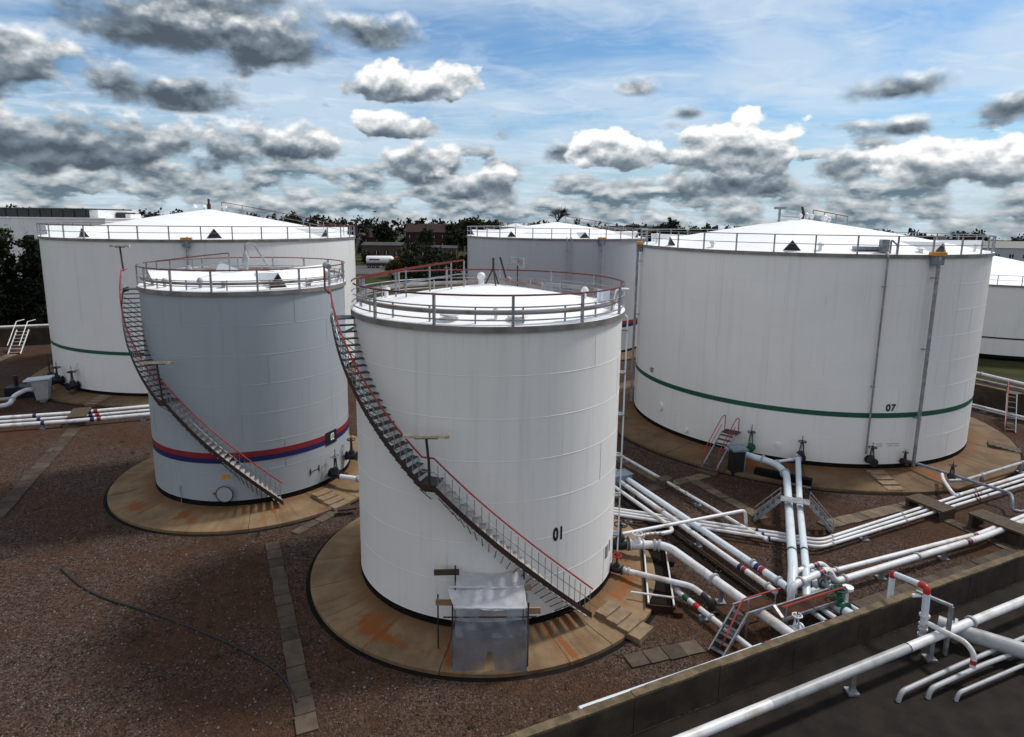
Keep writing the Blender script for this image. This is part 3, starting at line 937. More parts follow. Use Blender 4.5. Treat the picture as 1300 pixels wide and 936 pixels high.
# ================================================================== GROUND
g = MB()
g.lathe([(0.01, -.30), (120, -.30), (240, -.30), (500, -2.5), (1200, -13), (5000, -75)], 64)
ground = tag(ob('ground', g, 'field', loc=(0, 60, 0)), None, kind='structure')
yd = MB()
NX, NY = 56, 44
vs, fs = [], []
for j in range(NY + 1):
    for i in range(NX + 1):
        x = -72 + 144 * i / NX
        y = 3 + 97 * j / NY
        vs.append((x, y, 0.0))
for j in range(NY):
    for i in range(NX):
        a = j * (NX + 1) + i
        fs.append((a, a + 1, a + NX + 2, a + NX + 1))
yd.add(vs, fs)
tag(ob('gravel_yard', yd, 'gravel'), 'dark brown and grey gravel covering the tank yard', kind='structure')
# loose stones lying on the gravel nearest the camera
rs_ = random.Random(21)
stn = MB()
sv_, sf_ = [], []
for i in range(15000):
    y = 11 + 24 * rs_.random() ** 1.4
    x = rs_.uniform(-1.05, .62) * (y + 3)
    if math.hypot(x + .93, y - 25.45) < 7.8 or math.hypot(x + 14.33, y - 34.61) < 7.8 or 12.03 + .4724 * (x + 4.9) + .5 > y:
        continue
    k = rs_.choice((.022, .028, .035, .05)) * rs_.uniform(.8, 1.3)
    a = rs_.uniform(0, 6.3)
    ca, sa = math.cos(a) * k, math.sin(a) * k
    o = len(sv_)
    e_ = rs_.uniform(.6, 1.0)
    sv_ += [(x + ca, y + sa, .008), (x - sa * e_, y + ca * e_, .012), (x - ca, y - sa, .008), (x + sa * e_, y - ca * e_, .012), (x + ca * .2, y, k * 1.1)]
    sf_ += [(o, o + 1, o + 4), (o + 1, o + 2, o + 4), (o + 2, o + 3, o + 4), (o + 3, o, o + 4)]
stn.add(sv_, sf_)
tag(ob('loose_stones', stn, 'stones', sharp=20), 'loose pale and dark stones scattered over the near gravel', 'stones', kind='stuff')
E1 = Vector((math.cos(R(25)), math.sin(R(25)), 0))       # the site's two main directions
E2 = Vector((-E1.y, E1.x, 0))

# ------------------------------------------------------------------ bund walls
def bund(label, a, b, h, th, seg=3.0, cop=True):
    a, b = Vector((*a, 0)), Vector((*b, 0))
    d = (b - a).normalized()
    nrm = Vector((-d.y, d.x, 0))
    t = thing('bund_wall', label, 'wall', a)
    L = (b - a).length
    k = int(L / seg)
    ang = math.atan2(d.y, d.x)
    for i in range(k):
        s0, s1 = L * i / k, L * (i + 1) / k
        c = d * (s0 + s1) / 2 + nrm * th / 2
        dz = random.uniform(-.015, .015)
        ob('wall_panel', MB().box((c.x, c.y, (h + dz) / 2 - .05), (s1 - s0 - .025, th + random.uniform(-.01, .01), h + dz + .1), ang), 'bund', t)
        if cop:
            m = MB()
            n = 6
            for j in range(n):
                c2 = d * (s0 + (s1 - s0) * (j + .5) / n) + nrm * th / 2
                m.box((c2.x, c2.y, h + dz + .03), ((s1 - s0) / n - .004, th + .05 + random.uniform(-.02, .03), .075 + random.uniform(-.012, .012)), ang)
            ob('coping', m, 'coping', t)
    return t


bund('brown concrete bund wall crossing the lower right corner', (-4.9, 12.03), (46.0, 36.07), 1.13, .22)
bund('dark bund wall between the right-hand tank and the small far tank', (45.4, 33.5), (29.6, 67.5), 1.75, .25)
bund('low bund wall behind the left-hand tank, below the dark trees', (-80.0, 58.9), (-8.0, 88.5), 1.9, .25)

tag(ob('shadow_ground', MB().add([(-4.0, 12.4, .006), (46.2, 36.1, .006), (52, 24, .006), (4, 0.5, .006)], [(0, 3, 2, 1)]), 'shade_dark'), None, kind='structure')  # near-black sheet standing in for the deep shadow before the wall

# ------------------------------------------------------------------ plinths
plinth('round stained concrete plinth under the front white tank', -.93, 25.45, 5.26, 7.25, 'plinth1', [-178, -140, -110, -86, -69, -52, -33, -10, 24, 38, 47, 75, 110, 145])
plinth('round rust-stained concrete plinth under the blue-grey tank', -14.33, 34.61, 5.07, 7.3, 'plinth2', [-170, -130, -95, -60, -18, 18, 48, 62, 95, 135])
plinth('wide concrete plinth under the large right-hand tank', 20.66, 46.74, 11.22, 14.05, 'plinth7', [-175, -150, -125, -100, -75, -52, -36, -18, 2, 10, 20, 38, 55, 75, 100, 130, 155])
plinth('wide concrete plinth under the large left-hand tank', -28.88, 62.09, 13.33, 15.3, 'plinth3', [-170, -130, -100, -75, -50, -30, -8, 14, 35, 60, 90, 125])
plinth('concrete plinth under the grey tank at the back', 5.08, 76.08, 10.4, 12.4, 'plinth3', [-160, -120, -80, -40, 0, 40, 80, 120, 160])
steps('concrete steps at the foot of the front tank plinth', -.93, 25.45, 48, 5.9, 7.75, .36)
steps('concrete steps up the right-hand tank plinth', 20.66, 46.74, 1.2, 11.7, 13.9, .36)
steps('concrete steps up the blue-grey tank plinth', -14.33, 34.61, 53, 5.6, 7.5, .36)
steps('concrete steps up the left-hand tank plinth', -28.88, 62.09, -11.5, 13.8, 15.4, .36)
steps('shallow concrete steps at the far right of the right-hand tank plinth', 20.66, 46.74, 58, 12.4, 14.1, .30, 5, 1.0, 'slab2')

# ================================================================== TANKS
# ---- 01, the front white tank
t1 = tank('front white tank numbered 01 with spiral stairs and red handrails', -.93, 25.45, 5.26, 10.79, 11.85, 'white', 7)
r1, z1 = 5.26, TK[t1.name]['top']
stairs(t1, r1, z1, [(-77, 10.70, -68.3, 10.70), (-68.3, 10.70, -18.3, 5.82), (-18.3, 5.82, -14.3, 5.82), (-14.3, 5.82, 39.5, .60)], tread_mat=('tread', 'treadd'))
ring_rail(t1, r1 + .04, z1, 13, 10.4, 'dred', 'galv', 1.0, (.62, .2), (-78, -67), pr=.038, rr=.034)
rg = ob('ring_main', MB().tube([wallpt(360 * i / 96, r1 - .2, z1 + .42) for i in range(96)], .085, 8, closed=True), 'ring', t1)
bm = MB().box((0, 0, .28), (.05, .05, .56)).mesh('bracket', 'galv')
for i in range(20):
    ob('bracket', bm, None, rg, wallpt(-3 + 18 * i, r1 - .31, z1 + .02), R(-3 + 18 * i))
radial_rail(t1, -92, 5.1, 1.0, 'red', 1.05, 4)
radial_rail(t1, -80, 5.0, 1.5, 'dred', 1.05, 3)
tube_lamp(t1, (wallpt(-15.7, r1 + .86, 5.75), wallpt(-16.0, r1 + .86, 6.7), wallpt(-16.6, r1 + .9, 7.5), (1, .02, 0)))
lp = ob('lamp_post', MB().tube([wallpt(-72, r1 + .86, 11.6), wallpt(-74, r1 + 1.0, 11.75), wallpt(-74, r1 + 1.0, 12.65)], .04, 6), 'dred', t1)
ob('light_fitting', MB().tube([wallpt(-74, r1 + 1.0, 12.62), wallpt(-70, r1 + .95, 12.66), wallpt(-66, r1 + .9, 12.62)], [.06, .12, .10], 8), 'galv', lp)
curved_text('01', r1 + .016, 30.0, 3.56, .46, 'number', 'black2', t1, .05, .66)
# roof fittings
dv = MB()
A = 11.84
for a in (20, 140, 260):
    dv.cyl((.16 + .34 * math.sin(R(a)), -.34 * math.cos(R(a)), A - .08), (.16, 0, A + .62), .03, 6)
dv.cyl((.16, 0, A + .5), (.16, 0, A + 1.02), .045, 8)
dv.beam((.42, .1, A + 1.05), (.72, .12, A + .02), .07, .07)
ob('lifting_tripod', dv, 'dark', t1)
hb = MB()
hb.beam((.75, .1, A + .12), (2.6, 1.0, roof_z(t1, 2.78) + .1), .12, .10)
hb.ball((.75, .1, A + .15), .15)
hb.ball((2.1, .75, roof_z(t1, 2.2) + .2), .10)
ob('roof_hatch_arm', hb, 'ring', t1)
vb = MB()
vb.cyl((-.32, .1, A - .1), (-.32, .1, A + .2), .12, 10)
vb.ball((-.32, .1, A + .28), .17, 12, 8)
ob('ball_vent', vb, 'whitep', t1)
fl = ob('floodlight_post', MB().cyl(wallpt(145, 1.97, roof_z(t1, 1.97) - .05), wallpt(145, 1.97, A + .62), .03, 6), 'dark', t1)
fm = MB()
p = Vector(wallpt(145, 1.97, A + .7))
fm.box(p + Vector((-.16, -.05, .14)), (.30, .22, .24), .5)
fm.box(p + Vector((.16, .02, .02)), (.22, .2, .42), -.3)
ob('floodlight', fm, 'galv', fl)
for i, (a, rad, rr, hh) in enumerate(((-100, 4.3, .17, .5), (98, 3.9, .16, .5), (-14, 4.6, .36, .26), (14, 4.6, .36, .22), (5, 4.5, .12, .4), (75, 4.75, .18, .3))):
    m = MB()
    mushroom(m, wallpt(a, rad, roof_z(t1, rad) - .03), rr, hh)
    ob('roof_vent', m, 'whitep', t1)
for a_, d_ in ((92, (.35, .3, .6)), (100, (.25, .3, .5))):
    ob('gauge_box', MB().box(wallpt(a_, 4.65, z1 + .32), d_, R(a_)), 'pipe_b', t1)
gl = MB()
for dx in (-.22, .22):
    gl.tube(fillet([wallpt(86, 4.9, z1), wallpt(86 + dx * 6, 5.0, z1 + .75), wallpt(86 + dx * 6, 5.5, z1 + .75)], .2), .03, 6)
ob('gauge_platform_rail', gl, 'whitep', t1)
for a in (78.0, 80.5):
    riser(t1, a, r1, .6, z1 - .25, .028, False, 'pipe_b', .20, 6)
nm = MB()
nm.box(wallpt(63, r1 + .01, 1.75), (.24, .02, .5), R(63))
nm.box(wallpt(67, r1 + .01, 1.85), (.12, .02, .45), R(67))
ob('notice_plate', nm, 'galv', t1)

# ---- 02, the blue-grey tank
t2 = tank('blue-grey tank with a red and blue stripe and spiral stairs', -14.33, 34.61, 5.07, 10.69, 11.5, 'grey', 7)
r2, z2 = 5.07, TK[t2.name]['top']
stairs(t2, r2, z2, [(-80, 10.6, -72, 10.6), (-72, 10.6, -22, 5.72), (-22, 5.72, -18, 5.72), (-18, 5.72, 32.8, .55)], tread_mat=('tread', 'treadd'))
ring_rail(t2, r2 + .04, z2, 16, 5, 'dred', 'galv', 1.0, (.5, .25), (-81, -71), pr=.036, rr=.032)
rg = ob('ring_main', MB().tube([wallpt(360 * i / 80, r2 - .15, z2 + .36) for i in range(80)], .07, 8, closed=True), 'ring', t2)
for i in range(16):
    ob('bracket', bm, None, rg, wallpt(12 + 22.5 * i, r2 - .25, z2 - .05), R(12 + 22.5 * i))
hood_vents(t2, 4, 40, .95, .75)
radial_rail(t2, -92, 4.9, .9, 'dred', 1.0, 3)
ob('red_stripe', MB().lathe([(r2 - .02, 2.80), (r2 + .016, 2.80), (r2 + .016, 3.07), (r2 - .02, 3.07)], 128), 'redb', t2)
ob('blue_stripe', MB().lathe([(r2 - .02, 2.54), (r2 + .016, 2.54), (r2 + .016, 2.797), (r2 - .02, 2.797)], 128), 'blue', t2)
ob('number_plate', MB().lathe([(r2 + .02, 2.45), (r2 + .034, 2.45), (r2 + .034, 3.16), (r2 + .02, 3.16)], 5, 64.0, 74.5, closed_prof=True), 'black2', t2)
curved_text('02', r2 + .042, 70.0, 2.82, .38, 'number', 'whitep', t2, .03, .55)
mw = MB()
mw.cyl(wallpt(5, r2 - .02, 1.05), wallpt(5, r2 + .16, 1.05), .36, 24)
mw.cyl(wallpt(5, r2 + .16, 1.05), wallpt(5, r2 + .20, 1.05), .42, 24)
mo = ob('manway', mw, 'grey', t2)
ob('manway_cover_rim', MB().tube([tuple(Vector(wallpt(5, r2 + .21, 1.05)) + Vector((math.cos(R(5)) * .40 * math.cos(2 * PI * k / 28), math.sin(R(5)) * .4 * math.cos(2 * PI * k / 28), .40 * math.sin(2 * PI * k / 28)))) for k in range(28)], .022, 6, closed=True), 'dark', mo)
ob('davit_arm', MB().cyl(wallpt(-1.2, r2 + .1, 1.05), wallpt(1.0, r2 + .22, 1.05), .05, 8), 'redb', mo)
ob('hazard_label', MB().box(wallpt(5.2, r2 + .012, 1.86), (.36, .02, .2), R(5.2)), 'orange', t2)
ob('earth_rod', MB().cyl(wallpt(-22, r2 + .06, .2), wallpt(-22, r2 + .06, 1.25), .018, 6), 'galv', t2)
tube_lamp(t2, (wallpt(-19, r2 + .86, 5.65), wallpt(-20, r2 + .86, 6.6), wallpt(-20.5, r2 + .9, 7.6), (1, .15, 0)), 1.3)
tube_lamp(t2, (wallpt(-76, r2 + .84, 11.5), wallpt(-77, r2 + .9, 11.75), wallpt(-77, r2 + .95, 12.75), (1, .1, 0)), .85)
m = MB()
m.cyl((0, 0, 11.45), (0, 0, 11.75), .1, 10)
m.lathe([(.10, 11.7), (.19, 11.9), (.19, 12.15), (.08, 12.42), (.05, 12.55)], 14)
ob('apex_vent', m, 'pipe_d', t2)
ob('vent_pipe', MB().tube(fillet([(0, 0, 12.5), (0, 0, 12.95), (.45, .05, 12.95), (1.1, .1, 11.75), (1.9, .1, 11.55)], .3), .05, 8), 'galv', t2)
for a, rad, rr, hh in ((8, 4.2, .16, .3), (-6, 4.3, .15, .5), (-32, 4.5, .14, .45), (62, 4.55, .2, .3), (85, 4.4, .12, .6), (95, 4.3, .16, .45), (-110, 4, .2, .6)):
    m = MB()
    mushroom(m, wallpt(a, rad, roof_z(t2, rad) - .03), rr, hh)
    ob('roof_vent', m, 'pipe_d', t2)
ob('gauge_platform_rail', MB().tube([wallpt(88, 4.9, z2), wallpt(88, 5.1, z2 + .8), wallpt(100, 5.1, z2 + .8), wallpt(100, 4.9, z2)], .03, 6).tube([wallpt(94, 4.2, z2), wallpt(94, 4.4, z2 + .95), wallpt(101, 4.4, z2 + .95)], .025, 6), 'galv', t2)
ob('sample_bracket', MB().beam(wallpt(52, r2 + .02, 1.2), wallpt(52, r2 + .03, 1.55), .04, .03).beam(wallpt(58, r2 + .02, 1.25), wallpt(58, r2 + .03, 1.6), .04, .03).beam(wallpt(52.2, r2 + .02, 1.36), wallpt(57.8, r2 + .02, 1.42), .02, .02), 'rustplate', t2)

# ---- 07, the large right-hand tank
t7 = tank('large white tank numbered 07 with a green stripe on the right', 20.66, 46.74, 11.22, 12.52, 14.66, 'white7', 8, n=176)
r7, z7 = 11.22, TK[t7.name]['top']
ring_rail(t7, r7 + .03, z7, 33, 2, 'galv', 'galv', 1.0, (.5,), None, pr=.034, rr=.03, seg=140)
hood_vents(t7, 8, -26, 1.0, .62)
ob('green_stripe', MB().lathe([(r7 - .02, 3.40), (r7 + .016, 3.40), (r7 + .016, 3.69), (r7 - .02, 3.69)], 176), 'green', t7)
curved_text('07', r7 + .016, 5.5, 3.99, .40, 'number', 'black2', t7, .035, 1.0)
curved_text('07', r7 + .016, -75, 4.10, .34, 'number', 'black2', t7, .03, .9)
riser(t7, -.8, r7, 1.3, z7 - .05, .055, False, 'galv', .16, 2)
riser(t7, 13.6, r7, .55, z7 - .05, .10, True, 'galv', .36, 3)
riser(t7, -93, r7, .9, z7 - .05, .09, True, 'galv', .34, 3)
radial_rail(t7, 100, 3.6, .8, 'dred', .75, 4)
m = MB()
m.cyl((0, 0, 14.6), (-.0, 0, 15.1), .10, 10)
m.tube([(.1, 0, 14.9), (-.05, 0, 15.35), (-.1, 0, 15.5)], .09, 8)
ob('apex_vent', m, 'dark', t7)
m = MB()
for (x, y, q) in ((.35, .2, .20), (.55, -.2, .16), (-.25, -.2, .16), (1.7, .3, .24), (2.1, .5, .2)):
    m.ball((x, y, roof_z(t7, math.hypot(x, y)) + q + .1), q)
    m.cyl((x, y, roof_z(t7, math.hypot(x, y)) - .05), (x, y, roof_z(t7, math.hypot(x, y)) + q), q * .5, 8)
ob('ball_vents', m, 'whitep', t7)
m = MB()
m.cyl((-1.5, .4, 14.3), (-1.5, .4, 15.35), .09, 8)
m.box((-1.5, .4, 15.4), (.75, .3, .16))
m.beam((-1.5, .4, 14.85), (-.1, 0, 14.75), .05, .05)
ob('apex_stand', m, 'galv', t7)
for a, rad, rr, hh in ((-18, 10.4, .2, .45), (-52, 10.5, .2, .4), (-86, 10.5, .2, .7), (-98, 10.3, .2, .6), (12, 10.6, .25, .3), (70, 10.5, .2, .4), (40, 10.6, .15, .5)):
    m = MB()
    mushroom(m, wallpt(a, rad, roof_z(t7, rad) - .03), rr, hh)
    ob('roof_vent', m, 'whitep', t7)
m = MB()
m.box(wallpt(-4, 10.3, z7 + .3), (1.5, .5, .18), R(-4))
m.box(wallpt(-.5, 10.75, z7 + .45), (.4, .35, .7), R(0))
m.tube(fillet([wallpt(1, 10.9, z7), wallpt(1, 10.9, z7 + .8), wallpt(3, 10.9, z7 + .5), wallpt(3, 10.9, z7)], .12), .05, 6)
ob('gauge_box', m, 'galv', t7)
for a, z in ((-68, 1.9), (-18.6, 1.0), (-55, .95), (-25, 1.35)):
    m = MB()
    m.cyl(wallpt(a, r7 - .02, z), wallpt(a, r7 + .12, z), .26 if z > 1.5 else .14, 18)
    ob('manway', m, 'white7', t7)
m = MB()
for a in (3.2, 6.4, 8.5):
    m.box(wallpt(a, r7 + .012, 1.85), (.42, .012, .03), R(a)).box(wallpt(a + .3, r7 + .012, 1.72), (.3, .012, .03), R(a))
ob('stencilled_note', m, 'pipe_d', t7)

# ---- 03, the large left-hand tank
t3 = tank('large white tank with a green stripe on the left', -28.88, 62.09, 13.33, 12.36, 15.0, 'white7', 8, n=176)
r3, z3 = 13.33, TK[t3.name]['top']
ring_rail(t3, r3 + .03, z3, 38, 3, 'dred', 'galv', 1.0, (.5,), None, pr=.036, rr=.034, seg=140)
hood_vents(t3, 8, 26, 1.15, .75)
ob('green_stripe', MB().lathe([(r3 - .02, 3.60), (r3 + .016, 3.60), (r3 + .016, 3.87), (r3 - .02, 3.87)], 176), 'green', t3)
riser(t3, 17.7, r3, 1.0, z3 - .05, .09, True, 'galv', .34, 3)
riser(t3, -26, r3, .9, 2.6, .05, False, 'whitep', .2, 1)
radial_rail(t3, 92, 12.6, 1.2, 'dred', .85, 7)
m = MB()
m.cyl((0, 0, 14.95), (0, 0, 15.5), .16, 10)
m.cyl((0, 0, 15.5), (0, 0, 15.95), .10, 8)
ob('apex_vent', m, 'dark', t3)
m = MB()
for (x, y) in ((-1.5, .2), (1.4, .1), (-.4, -.2)):
    m.cyl((x, y, roof_z(t3, abs(x)) - .05), (x, y, 15.15), .06, 8)
    m.lathe([(.02, 15.42), (.2, 15.35), (.3, 15.15), (.1, 15.1)], 12, c=(x, y))
ob('dome_vents', m, 'whitep', t3)
# its own stairs on the far right side, seen edge on
stairs(t3, r3, z3, [(112, 12.2, 116, 12.2), (116, 12.2, 140, 6.8), (140, 6.8, 162, 1.6)], w=.9, tread_mat=('treadd',))
m = MB()
m.cyl(wallpt(101, r3 + .2, z3), wallpt(101, r3 + .2, z3 + 1.5), .12, 8)
m.box(wallpt(101, r3 + .2, z3 + 1.55), (1.0, .3, .18))
m.ball(wallpt(104, r3 + .7, z3 + .1), .42, 10, 6, .5)
ob('stair_head_lamp', m, 'dark', t3)

# ---- the grey tank at the back
t4 = tank('pale grey tank with a red and blue stripe behind the front tank', 5.08, 76.08, 10.4, 12.32, 14.15, 'grey4', 8, n=128)
r4, z4 = 10.4, TK[t4.name]['top']
ring_rail(t4, r4 + .03, z4, 34, 4, 'galv', 'galv', 1.0, (.5,), None, pr=.034, rr=.034, seg=110)
hood_vents(t4, 8, 13, 1.1, .62)
ob('red_stripe', MB().lathe([(r4 - .02, 3.45), (r4 + .016, 3.45), (r4 + .016, 3.80), (r4 - .02, 3.80)], 128), 'redb', t4)
ob('blue_stripe', MB().lathe([(r4 - .02, 3.1), (r4 + .016, 3.1), (r4 + .016, 3.447), (r4 - .02, 3.447)], 128), 'blue', t4)
riser(t4, 22, r4, .8, z4 - .05, .09, True, 'pipe_d', .34, 3)
riser(t4, 2, r4, .8, z4 - .05, .05, False, 'pipe_d', .25, 3)
riser(t4, 4.5, r4, .8, z4 - .05, .05, False, 'pipe_d', .25, 3)
radial_rail(t4, 92, 9.5, 1.0, 'dred', .8, 6)

# ---- the lower tank at the far right, and a far roof behind the grey tank
t5 = tank('low pale tank with a thin black line at the far right edge', 57.7, 79.0, 12.1, 7.95, 10.9, 'white7', 5, n=128)
r5, z5 = 12.1, TK[t5.name]['top']
ring_rail(t5, r5 + .03, z5, 36, 0, 'galv', 'galv', 1.0, (.5,), None, pr=.03, rr=.03, seg=110)
ob('black_line', MB().lathe([(r5 - .02, 2.35), (r5 + .016, 2.35), (r5 + .016, 2.52), (r5 - .02, 2.52)], 128), 'black2', t5)
t6 = tank('distant white tank roof peeping up behind the grey tank', .6, 158.0, 3.9, 12.45, 13.5, 'white', 5, n=64)
ring_rail(t6, 3.9, TK[t6.name]['top'], 12, 0, 'galv', 'galv', 1.0, (.5,), None, pr=.05, rr=.05, seg=48)

# ================================================================== PIPEWORK
BR = [('blue', 'redb')]
pipe('single white pipe running beside the paving towards the right-hand tank', [(5.6, 39.6, .3), (8.54, 33.42, .3), (10.98, 28.06, .3), (11.6, 26.9, .3)], .085, 'pipe', flanges=(7.9, 8.6), stands=(3, 9.5))
tag(ob('pipe_saddle', MB().box((0, 0, .22), (.75, .55, .44), R(25)), 'slab', loc=(8.5, 33.5, 0)), 'concrete block clasping the single white pipe by the paving', 'concrete block')
pipe('thickest of the white pipes running diagonally from the front tank to the manifold', [(5.3, 35.7, .5), (6.58, 32.67, .5), (10.76, 22.76, .5)], .15, 'pipe_b', flanges=(12.2, 13.6), bands=((12.5, .22, 'blue'), (12.75, .22, 'redb')), stands=(4, 8.5))
pipe('middle white pipe of the diagonal trio behind the front tank', [(5.0, 35.3, .45), (6.2, 32.3, .45), (10.21, 22.51, .45)], .12, 'pipe', flanges=(6.5, 13.4), bands=((11.9, .2, 'blue'), (12.13, .2, 'redb')), stands=(3.7, 9.2))
pipe('thin dark service pipe beneath the diagonal white pipes', [(4.9, 34.9, .2), (6.0, 32.0, .2), (9.9, 22.4, .2)], .05, 'dark', stands=())
tag(ob('shadow_strip', MB().beam((5.75, 31.75, .012), (9.65, 22.3, .012), .55, .02), 'sump'), None, kind='structure')  # black strip painted as the shadow beside the diagonal pipes
pipe('short white pipe of the diagonal trio with an elbow at its end', [(4.6, 34.4, .45), (5.78, 31.64, .45), (7.45, 27.75, .45), (7.42, 27.3, .45), (6.9, 27.1, .45)], .095, 'pipe', .25, flanges=(7.0,))
pipe('knobbly small-bore pipe between the elbow and the front tank valve', [(6.95, 27.05, .5), (6.5, 26.9, .55), (6.0, 26.7, .6), (5.9, 26.3, .7)], .06, 'pipe', .1, flanges=(.2, .45, .7, 1.0))
tag(ob('pipe_cover', MB().box((0, 0, .38), (1.1, .75, .75), R(25)).box((0, 0, .78), (1.2, .85, .05), R(25)), 'bluegrey', loc=(6.0, 33.3, 0)), 'blue-grey metal cover over the diagonal pipes beside the front tank', 'cover')
for i, (pts, w_) in enumerate((([(1.0, 31.2), (12.87, 27.32), (13.90, 26.84), (29.44, 34.95), (34.5, 37.4)], 'farthest'),
                               ([(1.0, 30.9), (12.74, 27.01), (13.75, 26.51), (28.87, 34.22), (34.5, 37.0)], 'middle'),
                               ([(1.0, 30.6), (12.61, 26.70), (13.60, 26.19), (28.31, 33.51), (34.5, 36.5)], 'nearest'))):
    L0 = plen([(p[0], p[1], 0) for p in pts[:3]])
    pipe('%s of three thin white pipes that bend right past the paving' % w_, [(p[0], p[1], .33) for p in pts], .075, 'pipe', .5, flanges=(L0 + .8, L0 + 6), bands=((11.0 + i * .15, .12, 'blue'), (L0 + 12.2 - i * .2, .14, 'blue'), (L0 + 12.45 - i * .2, .14, 'redb')), stands=(5, L0 + 3, L0 + 9) if i == 2 else (), group='three parallel thin pipes')
pipe('long thin overhead pipe slanting above the diagonal pipes', [(4.9, 25.95, 1.0), (11.05, 28.41, 1.0), (11.2, 28.5, .55), (11.2, 28.5, .0)], .075, 'pipe', .2)
pipe('big white outlet pipe of the front tank running down to the bund wall', [(4.3, 25.5, .75), (6.43, 25.48, .75), (6.85, 25.15, .75), (9.75, 18.95, .75)], .175, 'pipe', .7, flanges=(.75, 1.9, 2.1, 5.2), stands=(5.6,))
valve('black gate valve on the front tank big outlet', (4.72, 25.5, .78), (1, 0, 0), .2, 1.15, 'black2', 'black2')
valve('white ball valve with flanges on the front tank big outlet', (5.45, 25.48, .75), (1, 0, 0), .16, .55, 'pipe', 'pipe')
pipe('lower white outlet pipe of the front tank ending in a black elbow', [(4.2, 23.85, .6), (7.0, 22.6, .6), (7.3, 22.2, .52)], .11, 'pipe', .3, flanges=(.45, .62))
valve('dark gate valve with a red wheel on the front tank lower outlet', (4.3, 23.75, .62), (1, -.4, 0), .13, .75, 'black2', 'bred')
m = MB()
m.tube(fillet([(0, 0, .52), (.22, -.28, .45), (.28, -.36, .1)], .15), .13, 10)
m.box((.28, -.36, .06), (.4, .4, .12))
tag(ob('pipe_support', m, 'black2', loc=(7.3, 22.2, 0)), 'black elbow support under the end of the lower outlet pipe', 'support')
pipe('short pipe with green white and red bands lying before the stile', [(6.49, 22.77, .3), (8.25, 19.16, .3)], .10, 'pipe', flanges=(.04, 1.9), bands=((.55, .3, 'green'), (1.15, .28, 'bred')), stands=(1.5,))
pipe('white pipe lying along the inside of the bund wall', [(2.0, 15.85, .9), (5.92, 17.63, .9), (8.12, 18.67, .9), (10.8, 19.9, .9)], .095, 'pipe_b', bands=((6.9, .2, 'blue'), (7.12, .2, 'redb')), stands=(4, 8))
# pipes down from tank 07
pipe('left white pipe coming down from tank 07 over the step-over', [(13.0, 37.0, .95), (13.73, 35.97, .95), (15.0, 34.6, .95), (15.05, 33.2, .9), (11.23, 23.45, .9), (10.75, 22.35, .45)], .19, 'pipe_b', .7, flanges=(2.4, 4.4), bands=((13.5, .16, 'green'),), stands=(6, 10.5))
pipe('right white pipe coming down from tank 07 over the step-over', [(16.85, 35.95, .9), (16.70, 35.56, .9), (14.09, 29.39, .9), (11.8, 23.6, .9), (11.2, 22.1, .5)], .15, 'pipe_b', .5, flanges=(.5, 6.8), bands=((12.0, .16, 'green'),), stands=(4, 9))
pipe('cross pipe joining the two white pipes at the foot of tank 07', [(14.9, 34.75, .95), (16.7, 35.5, .9)], .09, 'pipe', flanges=(.3, 1.5))
pipe('front header pipe arching over the manifold with blue and red bands', [(10.55, 22.0, .3), (10.62, 22.12, .98), (12.55, 23.30, .98), (12.80, 23.2, .5), (21.37, 27.03, .5), (24.49, 28.65, .5), (34.0, 33.1, .5)], .135, 'pipe', .32, flanges=(1.1, 3.8, 8.2), bands=((2.25, .16, 'blue'), (2.43, .16, 'redb'), (11.5, .16, 'blue'), (11.68, .16, 'redb')), stands=(6, 10, 15))
pipe('rear header pipe arching over the manifold with blue and red bands', [(11.2, 23.2, .5), (11.3, 23.3, .88), (12.6, 23.95, .88), (13.0, 23.95, .5), (21.53, 27.40, .5), (24.95, 29.24, .5), (34.0, 33.7, .5)], .10, 'pipe', .25, flanges=(.8, 2.6), bands=((1.35, .14, 'blue'), (1.51, .14, 'redb'), (11.0, .14, 'blue'), (11.16, .14, 'redb')), stands=())
for i, (a, b, rr, lb, bd) in enumerate((((11.6, 22.55), (12.62, 20.55), .19, 'fat grey-white pipe passing through the bund wall under the walkway', ()),
                                        ((12.1, 22.6), (13.1, 20.75), .09, 'thin white pipe beside the green valve at the bund wall', ()),
                                        ((11.2, 22.1), (11.95, 20.25), .10, 'white pipe with red and blue bands under the walkway, nearer the green valve', ((1.4, .16, 'redb'), (1.58, .16, 'blue'))),
                                        ((10.8, 21.9), (11.5, 20.05), .085, 'white pipe with red and blue bands under the walkway, farther from the green valve', ((1.35, .15, 'redb'), (1.52, .15, 'blue'))),
                                        ((12.4, 24.3), (11.9, 22.9), .12, 'short stub pipe behind the header arches', ()))):
    pipe(lb, [(a[0], a[1], .45), (b[0], b[1], .45)], rr, 'pipe_b', bands=bd, flanges=(.25,))
valve('green gate valve beside the walkway at the bund wall', (12.15, 21.65, .5), (.42, -.9, 0), .19, .75, 'green', 'green')
m = MB()
m.cyl((0, 0, .3), (0, 0, .95), .06, 8)
m.cyl((0, 0, .95), (0, 0, 1.05), .2, 16)
tag(ob('round_dial', m, 'whitep', loc=(12.62, 21.95, 0)), 'round white dial on a stalk beside the green valve', 'dial')
valve('small white-wheeled valve on the pipe inside the bund wall', (10.0, 20.25, .45), (.9, .42, 0), .12, .65, 'pipe_b', 'whitep')
valve('dark gate valve hidden in the manifold below the red header bands', (12.35, 22.9, .5), (.42, -.9, 0), .13, .6, 'galv', 'galv')
